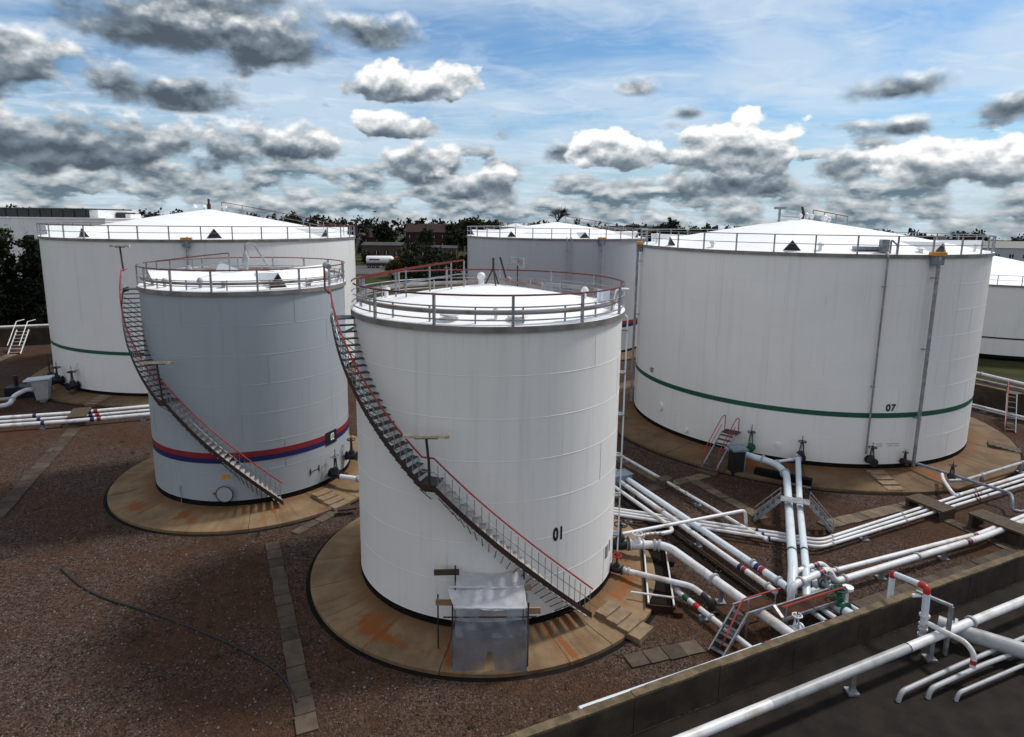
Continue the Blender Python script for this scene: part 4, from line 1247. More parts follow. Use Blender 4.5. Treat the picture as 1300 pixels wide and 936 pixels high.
# grey line off tank 07
pipe('dark grey pipe slanting from tank 07 and turning down beyond the white pipes', [(22.75, 36.3, .75), (23.18, 36.06, .72), (25.85, 31.3, .75), (25.4, 30.6, .75), (25.2, 30.3, .3), (25.6, 30.2, .25), (30, 32.3, .25)], .08, 'bluegrey', .35, flanges=(3.0,))
pipe('grey pipe on short stands along the right edge beyond the parallel pipes', [(23.9, 33.2, .62), (24.89, 33.31, .62), (30.35, 36.16, .62), (36, 38.9, .62)], .085, 'pipe_d', .3, flanges=(2.6, 6.9), stands=(2.7, 6.9))
pipe('white pipe with a rising bend beside the dark valve on tank 07', [(24.0, 33.9, .7), (23.5, 33.0, .7), (23.2, 31.9, .55), (23.35, 31.75, .38), (29.24, 34.71, .38), (35, 37.5, .38)], .09, 'pipe', .3, flanges=(2.6,))
valve('dark gate valve on a stand beside tank 07 and the grey pipes', (24.3, 33.55, .65), (.5, .85, 0), .13, .95, 'black2', 'black2')
# valves at the wall of tank 07
for a, lb, h in ((-32.5, 'green gate valve beside the red-railed stairs of tank 07', 1.5), (-18.6, 'dark gate valve above the right white pipe of tank 07', 1.25), (.4, 'black gate valve at the foot of the thin riser on tank 07', 1.1)):
    q = Vector(wallpt(a, 11.22 + .35, 0)) + Vector((20.66, 46.74, 0))
    d = Vector(wallpt(a, 1, 0))
    valve(lb, (q.x, q.y, .95), (d.x, d.y), .16, h, 'green' if a < -30 else 'black2', 'black2')
q = Vector(wallpt(10.9, 11.5, 0)) + Vector((20.66, 46.74, 0))
valve('small rusty valve where the dark grey pipe leaves tank 07', (q.x, q.y, .8), wallpt(10.9, 1, 0), .11, .75, 'dark', 'dark')
# tank 02 pipes and valves (right-hand side)
for a, lb, z, c_ in ((66, 'dark blue gate valve at the right foot of the blue-grey tank', .95, 'navy'), (84, 'tall dark valve half hidden behind the front tank', 1.3, 'navy')):
    q = Vector(wallpt(a, 5.07 + .45, 0)) + Vector((-14.33, 34.61, 0))
    valve(lb, (q.x, q.y, z), wallpt(a, 1, 0), .17, 1.35, c_, 'galv' if a < 70 else 'dark')
pipe('white pipe from the blue-grey tank disappearing behind the front tank', [(-9.0, 32.2, .85), (-7.6, 31.9, .8), (-4.5, 33.6, .8), (0, 36, .8)], .13, 'pipe', .4, flanges=(1.0,))
pipe('white branch pipe rising behind the front tank', [(-7.7, 31.9, .8), (-6.6, 33.2, 1.3), (-4, 35, 1.3)], .11, 'pipe', .4)
m = MB().box((0, 0, 0), (.9, .32, .08), R(20))
tag(ob('loose_beam', m, 'dark', loc=(-8.0, 29.6, .28)), 'dark loose beam lying on the blue-grey tank plinth', 'beam')
# pipes beyond the bund wall, lower right; pipe_d puts the corner's shade into the darker ones
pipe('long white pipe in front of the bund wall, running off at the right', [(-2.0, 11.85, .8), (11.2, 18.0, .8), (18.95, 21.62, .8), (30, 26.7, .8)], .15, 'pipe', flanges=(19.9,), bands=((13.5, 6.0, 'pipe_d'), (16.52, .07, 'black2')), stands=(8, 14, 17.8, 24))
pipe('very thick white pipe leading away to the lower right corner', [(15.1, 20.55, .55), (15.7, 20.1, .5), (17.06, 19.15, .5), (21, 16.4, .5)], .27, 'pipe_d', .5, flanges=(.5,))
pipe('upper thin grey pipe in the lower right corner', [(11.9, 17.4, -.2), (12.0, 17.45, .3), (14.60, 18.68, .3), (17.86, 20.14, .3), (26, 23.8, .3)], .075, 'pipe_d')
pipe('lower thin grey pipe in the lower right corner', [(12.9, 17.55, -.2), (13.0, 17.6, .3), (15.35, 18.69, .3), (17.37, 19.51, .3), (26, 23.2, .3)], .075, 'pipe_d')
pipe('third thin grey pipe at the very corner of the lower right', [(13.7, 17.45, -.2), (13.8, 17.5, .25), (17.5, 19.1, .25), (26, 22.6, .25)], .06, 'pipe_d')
gn = thing('vent_pipe', 'white goose-neck pipe with red elbows arching over the bund wall', 'pipe', (13.8, 21.3, 0))
T_ = Vector((.30, -1.32, 2.24))
ob('run', MB().tube([(0, 0, 0), (0, 0, 1.85)], .10, 12).tube([(.02, -.1, 2.02), (.30, -1.22, 2.26)], .10, 12).tube([(.32, -1.4, 2.08), (.34, -1.42, 1.2), (.34, -1.42, .2)], .115, 12), 'pipe_b', gn)
ob('elbow', MB().tube(fillet([(0, 0, 1.84), (0, 0, 2.0), (.03, -.13, 2.03)], .12, 6), .108, 12), 'bred', gn)
ob('elbow', MB().tube(fillet([(.27, -1.1, 2.235), (.32, -1.38, 2.29), (.32, -1.40, 2.02)], .2, 8), .112, 12), 'bred', gn)
for z in (1.28, .95, .78, .55):
    ob('flange', MB().cyl((.34, -1.42, z - .03), (.34, -1.42, z + .03), .17 if z > 1 else .15, 14), 'pipe', gn)
pipe('white branch pipe bending down from the goose-neck to a red end', [(14.14, 19.88, 1.05), (14.65, 18.6, 1.2), (14.75, 18.3, 1.0), (14.72, 18.25, .55)], .085, 'pipe', .35, bands=((2.0, .14, 'bred'),))
fr = thing('support_bracket', 'grey angle-iron bracket holding the goose-neck pipe at the bund wall', 'bracket', (14.2, 20.3, 0))
ob('top_bar', MB().beam((-.1, .1, 1.85), (.62, -.72, 1.82), .09, .09), 'galv', fr)
ob('post', MB().beam((.6, -.7, 0), (.6, -.7, 1.8), .11, .11), 'galv', fr)
ob('stub', MB().cyl((-.25, .05, 1.72), (.05, .0, 1.78), .07, 10), 'whitep', fr)
# beyond tank 07, on the right
pipe('white pipe curving behind tank 07 towards the far right', [(40.5, 66, .6), (44.0, 59.4, .6), (45.3, 54.8, .6), (48, 49, .6)], .16, 'pipe', .8, flanges=(8,))
pipe('second pipe behind tank 07 with a kink, far right', [(39.6, 64, .5), (42.3, 58.4, .5), (42.6, 57.2, .5), (43.9, 54.2, .5), (46.5, 48.5, .5)], .09, 'pipe_d', .4, flanges=(6, 6.6, 9))
pipe('thin white pipe at the foot of the dark bund wall on the right', [(33.4, 55.6, .4), (36.62, 48.89, .4), (37.98, 45.88, .4), (40, 41.5, .4)], .09, 'pipe', stands=(8,))
pipe('thin grey pipe at the foot of the dark bund wall on the right', [(33.1, 55.4, .3), (36.3, 48.7, .3), (37.7, 45.7, .3), (39.7, 41.3, .3)], .06, 'pipe_d')
# left: pipes in front of tank 03
for i, (pts, w_) in enumerate((([(-35.37, 42.74), (-30.9, 44.21), (-26.8, 45.96)], 'farthest'), ([(-34.69, 41.88), (-30.29, 43.3), (-26.26, 44.99)], 'middle'), ([(-34.05, 41.06), (-29.71, 42.43), (-25.74, 44.05)], 'nearest'))):
    pp = [(pts[0][0] - 9, pts[0][1] - 3.2, .4)] + [(p[0], p[1], .4) for p in pts] + [(pts[2][0] + 12, pts[2][1] + 5.4, .4)]
    pipe('%s of three white pipes crossing in front of the left-hand tank' % w_, pp, .14 if i != 1 else .11, 'pipe', .3, bands=((11.6 + i * .2, .22, 'blue'), (14.9, .25, 'blue'), (15.3, .25, 'redb')), stands=(6, 12, 18) if i == 2 else (), group='three white pipes on the left')
pipe('white pipe with an S-bend beside the tapered cabinet on the left', [(-46, 42.6, .5), (-37.6, 45.0, .5), (-36.9, 45.6, .5), (-37.3, 46.6, .9), (-36.9, 47.6, 1.2), (-36.6, 48.6, .6)], .17, 'pipe', .4, flanges=(9.0, 10.2))
pipe('grey pipe running level at the left edge behind the S-bend pipe', [(-47, 43.9, .6), (-38.6, 46.4, .6), (-37.6, 46.9, .6)], .14, 'pipe_d', .3, flanges=(8,))
pipe('buff pipe lying on the ground at the left edge', [(-45, 41.4, .25), (-38.0, 43.2, .25), (-37.0, 44.2, .4)], .12, 'stone', .3)
pipe('short white stub pipe on the left-hand tank plinth', [(-35.4, 49.6, .6), (-34.2, 50.8, .9), (-33.4, 51.9, 1.0)], .15, 'pipe', .3)
for i, (a, z, h, lb) in enumerate(((-44, .95, 1.9, 'tall dark valve at the left foot of the left-hand tank'), (-36, 1.0, 1.5, 'dark valve under a pale motor box at the left-hand tank'), (-26, .9, 1.6, 'dark blue valve below the white sight tube of the left-hand tank'))):
    q = Vector(wallpt(a, 13.33 + .5, 0)) + Vector((-28.88, 62.09, 0))
    valve(lb, (q.x, q.y, z), wallpt(a, 1, 0), .22, h, 'navy', 'dark')
cb = thing('control_cabinet', 'pale tapered control cabinet with a sloping lid on the left', 'cabinet', (-36.3, 48.2, 0), R(20))
ob('cabinet_body', MB().box((0, 0, 1.0), (.75, .6, 1.6), taper=1.55).box((0, 0, .1), (.4, .4, .2)), 'pipe_d', cb)
ob('lid', MB().box((-.15, 0, 1.86), (1.75, 1.15, .10), m=Matrix.Rotation(R(-4), 3, 'Y')), 'pipe_b', cb)
m = MB()
m.box((0, 0, .45), (2.6, 1.2, .9), R(20))
m.box((1.2, .6, .9), (.5, .5, 1.0), R(20))
m.cyl((-.8, 0, .9), (-.8, 0, 1.7), .15, 10)
tag(ob('pump_set', m, 'navy', loc=(-38.6, 49.6, 0)), 'dark blue pump set in shadow at the left of the pale cabinet', 'pump')

# ================================================================== STAIRS, STILES AND WALKWAYS
# step-over with red handrail, beside the front tank
def flight(t, a, b, w, n, tread='tread', string='galv', rail=None, rail_h=.9, name='stringer'):
    """straight stair flight as parts: two stringers, n treads, optional rails"""
    a, b = Vector(a), Vector(b)
    d = Vector((b.x - a.x, b.y - a.y, 0)).normalized()
    s = Vector((-d.y, d.x, 0))
    for sg in (-1, 1):
        ob(name, MB().beam(a + s * sg * w / 2, b + s * sg * w / 2, .05, .14), string, t)
    ang = math.atan2(d.y, d.x)
    for i in range(n):
        f = (i + .5) / n
        p_ = a + (b - a) * f
        ob('tread', MB().box((p_.x, p_.y, p_.z), (.22, w - .07, .035), ang), tread, t)
    if rail:
        for sg in rail:
            q0, q1 = a + s * sg * w / 2, b + s * sg * w / 2
            up = Vector((0, 0, rail_h))
            r_ = ob('handrail', MB().tube(fillet([q0, q0 + up * .9 + (b - a) * .08, q1 + up, q1 + up + d * .5, q1 + d * .5], .2), .028, 6), 'red', t)
            ob('knee_rail', MB().tube([q0 + up * .5 + (b - a) * .1, q1 + up * .5], .02, 6), 'red', r_)


st = thing('step_over', 'steel stile with a red handrail and raised deck over the pipes by the bund wall', 'stile')
flight(st, (6.98, 19.42, .05), (8.15, 20.5, 1.0), .52, 6, 'treadd')
ob('handrail', MB().tube(fillet([(7.08, 19.3, .45), (7.25, 19.35, .75), (8.10, 20.35, 1.5), (9.7, 21.06, 1.5)], .15), .028, 6), 'red', st)
for p_ in ((8.3, 20.32), (9.45, 20.84)):
    ob('post', MB().beam((p_[0], p_[1], 1.0), (p_[0], p_[1], 1.46), .035, .035), 'galv', st)
def deck(t, a, w, L, z, mat='rustplate'):
    c = Vector((a[0], a[1], z)) + E1 * L / 2 + E2 * w / 2
    k = max(2, int(L / .45))
    for i in range(k):
        q_ = Vector((a[0], a[1], z)) + E1 * L * (i + .5) / k + E2 * w / 2
        ob('deck_board', MB().box((q_.x, q_.y, z - .03), (L / k - .015, w, .04), R(25)), mat, t)
    for e in (0, w):
        p0 = Vector((a[0], a[1], z - .05)) + E2 * e
        ob('deck_beam', MB().beam(p0, p0 + E1 * L, .06, .11), 'galv', t)
    for f in (.08, .92):
        for e in (0.03, w - .03):
            p0 = Vector((a[0], a[1], 0)) + E1 * L * f + E2 * e
            ob('deck_leg', MB().beam(p0, p0 + Vector((0, 0, z - .08)), .06, .06), 'galv', t)
deck(st, (8.23, 20.29), .62, 1.36, 1.0)
wk = thing('walkway', 'low rusty deck with a red rail crossing the banded pipes by the bund wall', 'walkway')
deck(wk, (9.55, 20.36), .70, 3.1, .75)
ob('handrail', MB().tube([(9.5, 20.34, 1.22), (9.55 + 3.1 * E1.x, 20.36 + 3.1 * E1.y, 1.22)], .03, 6), 'red', wk)
for f in (.05, .5, .97):
    q_ = Vector((9.55, 20.36, 0)) + E1 * 3.1 * f
    ob('post', MB().beam((q_.x, q_.y, .75), (q_.x, q_.y, 1.22), .035, .035), 'galv', wk)
ob('ramp_plate', MB().beam((9.40, 20.80, 1.0), (9.58, 20.42, .76), .12, .05), 'galv', wk)
# grey step-over across the two white pipes of tank 07
so2 = thing('step_over', 'grey step-over bridging the two white pipes in front of tank 07', 'stile')
bdir = Vector((.925, -.38, 0))
c0 = Vector((13.62, 28.9, 0))
pl = 1.3
for sg in (-1, 1):
    flight(so2, c0 + bdir * sg * 1.75 + Vector((0, 0, .05)), c0 + bdir * sg * .65 + Vector((0, 0, pl)), .6, 5, 'treadd', 'galv')
    for e in (-.3, .3):
        pd = Vector((.38, .925, 0)) * e
        p0, p1 = c0 + bdir * sg * 1.75 + pd, c0 + bdir * sg * .65 + pd
        ob('handrail', MB().tube([p0 + Vector((0, 0, .5)), p1 + Vector((0, 0, pl + .42))], .02, 6), 'galv', so2)
        for f in (0, .33, .66, 1):
            q_ = p0 + (p1 - p0) * f
            ob('baluster', MB().beam(q_ + Vector((0, 0, pl * f)), q_ + Vector((0, 0, .48 + (pl - .06) * f)), .025, .025), 'galv', so2)
for i in range(5):
    q_ = c0 + bdir * (-.52 + .26 * i)
    ob('deck_board', MB().box((q_.x, q_.y, pl), (.245, .62, .04), math.atan2(bdir.y, bdir.x)), 'galv', so2)
# red-railed stairs up to tank 07
s7 = thing('access_stairs', 'steep steel stairs with red handrails against tank 07', 'stairs')
flight(s7, (11.55, 35.45, .25), (13.15, 37.3, 1.75), .85, 8, 'treadd', 'pipe_d', (-1, 1), 1.0)
ob('platform', MB().box((13.5, 37.72, 1.74), (.9, .9, .06), R(49)), 'dark', s7)
ob('bottom_step', MB().box((11.35, 35.2, .10), (.5, 1.15, .2), R(49)).box((11.5, 35.38, .2), (.3, 1.05, .2), R(49)), 'wood', s7)
# stile by the far bund wall on the right
s5 = thing('wall_stile', 'thin stile with a red rail against the dark bund wall right of tank 07', 'stile')
flight(s5, (35.2, 43.5, 0), (37.4, 46.6, 1.95), .6, 7, 'treadd', 'bluegrey', (1,), .9)
ob('platform', MB().box((37.9, 47.0, 1.95), (1.0, .7, .05), R(25)), 'dark', s5)
# stile at the far left wall
s3 = thing('wall_stile', 'pale metal stile over the bund wall at the far left', 'stile')
flight(s3, (-51.6, 65.2, 0), (-52.4, 67.8, 2.1), 1.1, 7, 'tread', 'whitep')
for sg in (-.6, .6):
    ob('handrail', MB().tube([(-51.6 + sg, 65.2, .9), (-52.4 + sg, 67.8, 3.0), (-52.6 + sg, 69.2, 3.0)], .04, 6), 'whitep', s3)
pipe('white pipe lying along the top of the far left bund wall', [(-78, 60.0, 2.15), (-44, 73.95, 2.15)], .13, 'pipe', stands=())
# cabinet and trough by tank 07
cb = thing('control_cabinet', 'grey-topped dark control cabinet in front of tank 07', 'cabinet', (13.05, 35.35, 0), R(12))
ob('cabinet_body', MB().box((0, 0, .75), (.7, .55, 1.5)), 'black2', cb)
ob('side_panel', MB().box((.38, 0, .9), (.05, .62, 1.35)), 'bluegrey', cb)
ob('lid', MB().box((.02, -.03, 1.56), (.95, .8, .12), m=Matrix.Rotation(R(6), 3, 'X')), 'bluegrey', cb)
tr = thing('trough', 'long black trough on a pale rail in front of tank 07', 'trough', (15.3, 34.2, 0), math.atan2(-1.58, 2.45))
ob('trough_body', MB().box((0, 0, .34), (3.0, .45, .34)), 'black', tr)
ob('rail', MB().beam((-1.5, -.3, .14), (1.5, -.3, .14), .06, .07), 'pipe_d', tr)
for x in (-1.3, 1.3):
    ob('leg', MB().box((x, 0, .09), (.12, .5, .18)), 'galv', tr)

# ================================================================== SUMP, TENT, SMALL THINGS
sp = thing('oil_sump', 'dark rusty open sump framed by thin pipes beside the front tank', 'sump', (6.0, 23.95, 0), R(-9))
ob('sump_floor', MB().box((0, 0, .16), (.9, 4.3, .03)), 'sump', sp)
for (c_, d_) in (((-.5, 0, .15), (.08, 4.4, .30)), ((.5, 0, .15), (.08, 4.4, .30)), ((0, 2.2, .15), (.92, .08, .30)), ((0, -2.2, .15), (.92, .08, .30))):
    ob('side_board', MB().box(c_, d_), 'rustplate', sp)
for x in (-.46, .46):
    ob('pipe_rail', MB().cyl((x, -2.3, .42), (x, 2.25, .42), .035, 8), 'pipe', sp)
ob('pipe_rail', MB().cyl((-1.1, -1.75, .46), (.5, -1.85, .46), .04, 8), 'pipe', sp)
for (x, y) in ((.62, -2.25), (.62, 1.4), (-.55, 2.25)):
    ob('foot_block', MB().box((x, y, .1), (.34, .3, .2)), 'rustplate', sp)

# scaffold tent wrapped in clear plastic
tn = thing('plastic_tent', 'scaffold tent wrapped in clear plastic sheeting at the foot of the front tank', 'tent', (-.50, 18.3, 0))
def sheet(name, p00, p10, p01, p11, nu=22, nv=14, amp=.04, sag=0.0, seed=0, slit=None, mat='plastic'):
    rnd = random.Random(seed)
    ph = [rnd.uniform(0, 6.3) for _ in range(6)]
    m_ = MB()
    vs_, fs_ = [], []
    P = [Vector(p) for p in (p00, p10, p01, p11)]
    nrm = (P[1] - P[0]).cross(P[2] - P[0]).normalized()
    for j in range(nv + 1):
        for i in range(nu + 1):
            u, v = i / nu, j / nv
            p_ = (P[0] * (1 - u) + P[1] * u) * (1 - v) + (P[2] * (1 - u) + P[3] * u) * v
            w_ = math.sin(11 * u + 2 * v + ph[0]) * .55 + abs(math.sin(13 * u - 4 * v + ph[1])) * .7 + math.sin(9 * v + 7 * u + ph[2]) * .25 + rnd.uniform(-.10, .10)
            p_ = p_ + nrm * amp * w_ - Vector((0, 0, sag * math.sin(PI * u)))
            if slit and abs(u - .5) < .3:
                k = max(0, (v - slit)) * .35
                p_.x += k * (1 if u >= .5 else -1) * (1 - abs(u - .5) / .3) * .9
            vs_.append(p_)
    for j in range(nv):
        for i in range(nu):
            if slit and i == nu // 2 - 0 and j / nv > slit:
                continue
            a = j * (nu + 1) + i
            fs_.append((a, a + 1, a + nu + 2, a + nu + 1))
    m_.add(vs_, fs_)
    return ob(name, m_, mat, tn, sharp=0)
W0, W1 = -1.28, 1.10
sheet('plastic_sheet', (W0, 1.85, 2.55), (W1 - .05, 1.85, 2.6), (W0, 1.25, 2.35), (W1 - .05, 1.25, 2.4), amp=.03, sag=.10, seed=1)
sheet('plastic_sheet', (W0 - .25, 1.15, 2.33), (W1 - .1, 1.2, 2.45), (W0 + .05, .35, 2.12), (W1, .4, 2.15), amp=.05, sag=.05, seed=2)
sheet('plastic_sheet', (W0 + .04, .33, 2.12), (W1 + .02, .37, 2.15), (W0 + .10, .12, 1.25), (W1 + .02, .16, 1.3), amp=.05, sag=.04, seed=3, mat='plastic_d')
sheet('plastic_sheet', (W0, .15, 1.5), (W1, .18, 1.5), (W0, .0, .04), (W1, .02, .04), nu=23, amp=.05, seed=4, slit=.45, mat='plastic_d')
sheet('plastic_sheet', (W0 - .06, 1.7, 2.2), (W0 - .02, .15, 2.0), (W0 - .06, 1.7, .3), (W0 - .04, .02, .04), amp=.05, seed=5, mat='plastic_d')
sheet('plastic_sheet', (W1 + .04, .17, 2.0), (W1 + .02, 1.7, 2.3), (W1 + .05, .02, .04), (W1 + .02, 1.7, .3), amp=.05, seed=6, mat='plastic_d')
for (x, y, h_) in ((W0, .22, 2.35), (W1 + .03, .26, 2.42), (W0 - .02, 1.5, 2.95), (W1 - .1, 1.55, 3.0), (W0 - .55, 1.0, 2.2)):
    ob('scaffold_pole', MB().cyl((x, y, 0), (x, y, h_), .026, 8), 'dark', tn)
for (a, b) in (((W0 - .62, .95, 1.95), (W0 + .05, .95, 1.95)), ((W1 - .05, .40, 2.05), (W1 + .42, .42, 2.05)), ((W0 - .75, 1.62, 2.62), (W0 + .1, 1.62, 2.65)), ((W1 - .1, 1.2, 2.35), (W1 + .14, 1.2, 2.38))):
    ob('plank', MB().beam(a, b, .05, .20), 'plank' if a[2] < 2.5 else 'wood', tn)
ob('scaffold_pole', MB().cyl((W0 - .3, .3, 1.85), (W1 + .3, .34, 1.88), .026, 8), 'dark', tn)
ob('ridge_roll', MB().tube([(W0 - .2 + 2.3 * i / 8, 1.17 + .02 * math.sin(i * 2.1), 2.37 + .015 * math.sin(i * 3.3)) for i in range(9)], .04, 7), 'plastic', tn)
ob('ridge_roll', MB().tube([(W0 + .05 + 2.2 * i / 8, .36, 2.15 + .012 * math.sin(i * 2.7)) for i in range(9)], .035, 7), 'plastic', tn)

# hose on the gravel
hs = [(-18.37, 24.26), (-17.4, 23.5), (-16.61, 22.92), (-15.22, 22.16), (-13.16, 21.41), (-10.96, 20.44), (-9.19, 19.54), (-7.64, 18.60), (-6.9, 17.9), (-6.3, 17.0)]
tag(ob('hose', MB().tube(fillet([(x, y, .035 + .012 * math.sin(i * 2.3)) for i, (x, y) in enumerate(hs)], .8), .042, 8), 'rubber'), 'black hose snaking across the gravel at lower left', 'hose')

# paving: single slabs laid in rows
def path(label, a, b, w, n, mats=('slab', 'slab2'), h=.06, jit=.02, name='paved_path'):
    w = w * .72
    a, b = Vector((*a, 0)), Vector((*b, 0))
    d = (b - a).normalized()
    L = (b - a).length / n
    t = thing(name, label, 'path', a)
    t['kind'] = 'structure'
    ang = math.atan2(d.y, d.x)
    for i in range(n):
        c_ = d * L * (i + .5) + Vector((random.uniform(-jit, jit), random.uniform(-jit, jit), 0))
        hh = h + random.uniform(-.012, .012)
        ob('slab', MB().box((c_.x, c_.y, hh / 2 - .01), (L - .03, w + random.uniform(-.03, .03), hh + .02), ang + random.uniform(-.015, .015)), random.choice(mats), t)
    return t
path('row of paving slabs leading to the foreground left of the front tank', (-10.57, 26.6), (-5.6, 15.9), .80, 16, ('slab2', 'slab2', 'slab4', 'slab'))
path('broken row of dark slabs at the left edge', (-24.6, 28.6), (-29.6, 41.8), 1.1, 15, ('slab2', 'slab4', 'slab4'))
path('slabs leading from behind the front tank to the crossing', (5.6, 39.5), (8.7, 33.3), .85, 7, ('slab3', 'slab3', 'slab'))
path('slabs leading to the red-railed stairs', (7.3, 32.8), (11.4, 35.05), .85, 6, ('slab3', 'slab'))
path('slabs leading down to the grey step-over', (10.26, 34.2), (12.5, 29.5), .85, 8, ('slab3', 'slab3', 'slab'))
path('slabs beside the three thin pipes', (15.1, 28.9), (20.8, 31.35), 1.05, 11, ('slab3', 'slab3', 'slab'))
path('dark slabs between the parallel pipes and the bund wall', (20.9, 31.4), (22.9, 26.0), .8, 8, ('slab2', 'slab4'))
path('dark worn slabs along the inside of the bund wall', (13.3, 23.0 - .9), (30, 29.9), 1.3, 22, ('slab4', 'slab4', 'slab2'))
path('slabs from the front tank steps to the stile', (3.95, 19.0), (6.6, 19.9), .9, 4, ('slab2', 'slab', 'slab4'))
path('slabs below the blue-grey tank steps', (-8.5, 29.9), (-9.9, 27.5), .7, 4, ('slab2', 'slab'))
path('slabs crossing towards the left-hand tank steps', (-30.2, 42.2), (-31.7, 46.3), 1.2, 5, ('slab', 'slab3'))
path('yellowed slabs below the far left stile', (-49.9, 58.0), (-51.6, 65.0), 1.3, 6, ('slab3', 'slab'))
for (c_, L_, lb) in (((21.25, 30.55, .5), 1.9, 'timber crossing laid over the three thin parallel pipes'), ((23.1, 28.2, .66), 2.4, 'dark timber crossing laid over the two header pipes'), ((-30.35, 43.5, .62), 2.4, 'weathered timber crossing over the three white pipes on the left')):
    t = thing('timber_crossing', lb, 'crossing', (c_[0], c_[1], 0), R(25))
    for i in range(4):
        ob('sleeper', MB().box((-.42 + .28 * i, 0, c_[2]), (.26, L_, .1)), 'wood', t)
    for y in (-L_ / 2 + .1, L_ / 2 - .1):
        ob('trestle', MB().box((0, y, c_[2] / 2 - .03), (1.0, .16, c_[2] - .06)), 'wood', t)
t = thing('valve_box', 'dark timber valve box beside the header pipes on the right', 'box', (23.6, 27.6, 0), R(25))
ob('box_side', MB().box((0, -.6, .25), (1.3, .08, .5)), 'slab4', t); ob('box_side', MB().box((0, .6, .25), (1.3, .08, .5)), 'slab4', t)
ob('box_end', MB().box((-.62, 0, .25), (.08, 1.12, .5)), 'slab4', t); ob('box_end', MB().box((.62, 0, .25), (.08, 1.12, .5)), 'slab4', t)
ob('box_floor', MB().box((0, 0, .05), (1.15, 1.1, .06)), 'black', t)

# ================================================================== BACKGROUND
def sheet_rect(name, x0, x1, y0, y1, z, mat, nx=12, ny=6):
    m = MB()
    vs_ = [(x0 + (x1 - x0) * i / nx, y0 + (y1 - y0) * j / ny, z) for j in range(ny + 1) for i in range(nx + 1)]
    m.add(vs_, [(j * (nx + 1) + i, j * (nx + 1) + i + 1, (j + 1) * (nx + 1) + i + 1, (j + 1) * (nx + 1) + i) for j in range(ny) for i in range(nx)])
    return tag(ob(name, m, mat), None, kind='structure')
sheet_rect('grass_field', -160, 160, 100, 168, -.02, 'grass')
sheet_rect('road', -220, 220, 168, 196, -.016, 'asphalt')
sheet_rect('verge', -220, 220, 196, 240, -.02, 'grass')
sheet_rect('grass_bank', 40, 90, 58, 68, .02, 'grass')

def leaves(lobes, n, size, rnd, mb=None, flat=0.0):
    """leaf-sized faces scattered in clumps through the lobes (cx, cy, cz, rx, ry, rz)"""
    mb = mb or MB()
    vs_, fs_ = [], []
    tot = sum(l[3] * l[5] for l in lobes)
    for l in lobes:
        k = int(n * l[3] * l[5] / tot)
        ncl = max(4, k // 26)
        for c in range(ncl):
            while True:
                d = Vector((rnd.uniform(-1, 1), rnd.uniform(-1, 1), rnd.uniform(-1, 1)))
                if .25 < d.length < 1:
                    break
            d = d * (rnd.uniform(.75, 1.06) / max(d.length, .001)) * (d.length ** .45)
            cc = Vector((l[0] + d.x * l[3], l[1] + d.y * l[4], l[2] + d.z * l[5]))
            cr = size * rnd.uniform(1.2, 3.0)
            for q_ in range(k // ncl):
                p_ = cc + Vector((rnd.gauss(0, .5), rnd.gauss(0, .5), rnd.gauss(0, .42))) * cr
                nn = Vector((rnd.gauss(0, 1), rnd.gauss(0, 1), rnd.gauss(.4, 1))).normalized()
                u = nn.orthogonal().normalized()
                u = Quaternion(nn, rnd.uniform(0, 6.3)) @ u
                w_ = nn.cross(u)
                a, b = size * rnd.uniform(.6, 1.2), size * rnd.uniform(.35, .7)
                o = len(vs_)
                vs_ += [p_ - u * a, p_ + w_ * b, p_ + u * a, p_ - w_ * b]
                fs_.append((o, o + 1, o + 2, o + 3))
    mb.add(vs_, fs_)
    return mb

def trunk(h, r, rnd, limbs=6, spread=.3):
    m = MB()
    m.tube([(0, 0, -.3), (rnd.uniform(-.1, .1) * h * .2, 0, h * .35), (rnd.uniform(-.1, .1) * h * .3, rnd.uniform(-.05, .05) * h, h * .8)], [r, r * .75, r * .25], 8)
    for i in range(limbs):
        z = h * rnd.uniform(.3, .7)
        a = rnd.uniform(0, 6.3)
        L = h * spread * rnd.uniform(.6, 1.1)
        m.tube([(0, 0, z), (math.cos(a) * L * .5, math.sin(a) * L * .5, z + L * .45), (math.cos(a) * L, math.sin(a) * L, z + L * .8)], [r * .4, r * .25, r * .08], 6)
    return m

rnd = random.Random(3)
TREES = []
for v in range(5):
    lobes = []
    for i in range(9):
        a, rr = rnd.uniform(0, 6.3), rnd.uniform(.0, .55)
        lobes.append((math.cos(a) * rr * .42, math.sin(a) * rr * .42, .28 + .56 * (i / 8) * (1 - .35 * rr), rnd.uniform(.16, .24) * (1.1 - .35 * i / 8), rnd.uniform(.16, .24), rnd.uniform(.13, .18)))
    TREES.append((leaves(lobes, 4200, .036, rnd).mesh('crown', 'leaf' if v % 2 else 'leaf_d', 0), trunk(1.0, .05, rnd, 6, .3).mesh('trunk', 'bark')))

def far_tree(label, x, y, h, w, v, group, leafm=None):
    t = thing('tree', label, 'tree', (x, y, -.3), group=group)
    cr_, tr_ = TREES[v % len(TREES)]
    o = ob('crown', cr_, None, t); o.scale = (w * 4.4, w * 4.4, (h + .3) * 1.02)
    o.rotation_euler = (0, 0, rnd.uniform(0, 6.3))
    o = ob('trunk', tr_, None, t); o.scale = (w * 2.2, w * 2.2, h)
    return t

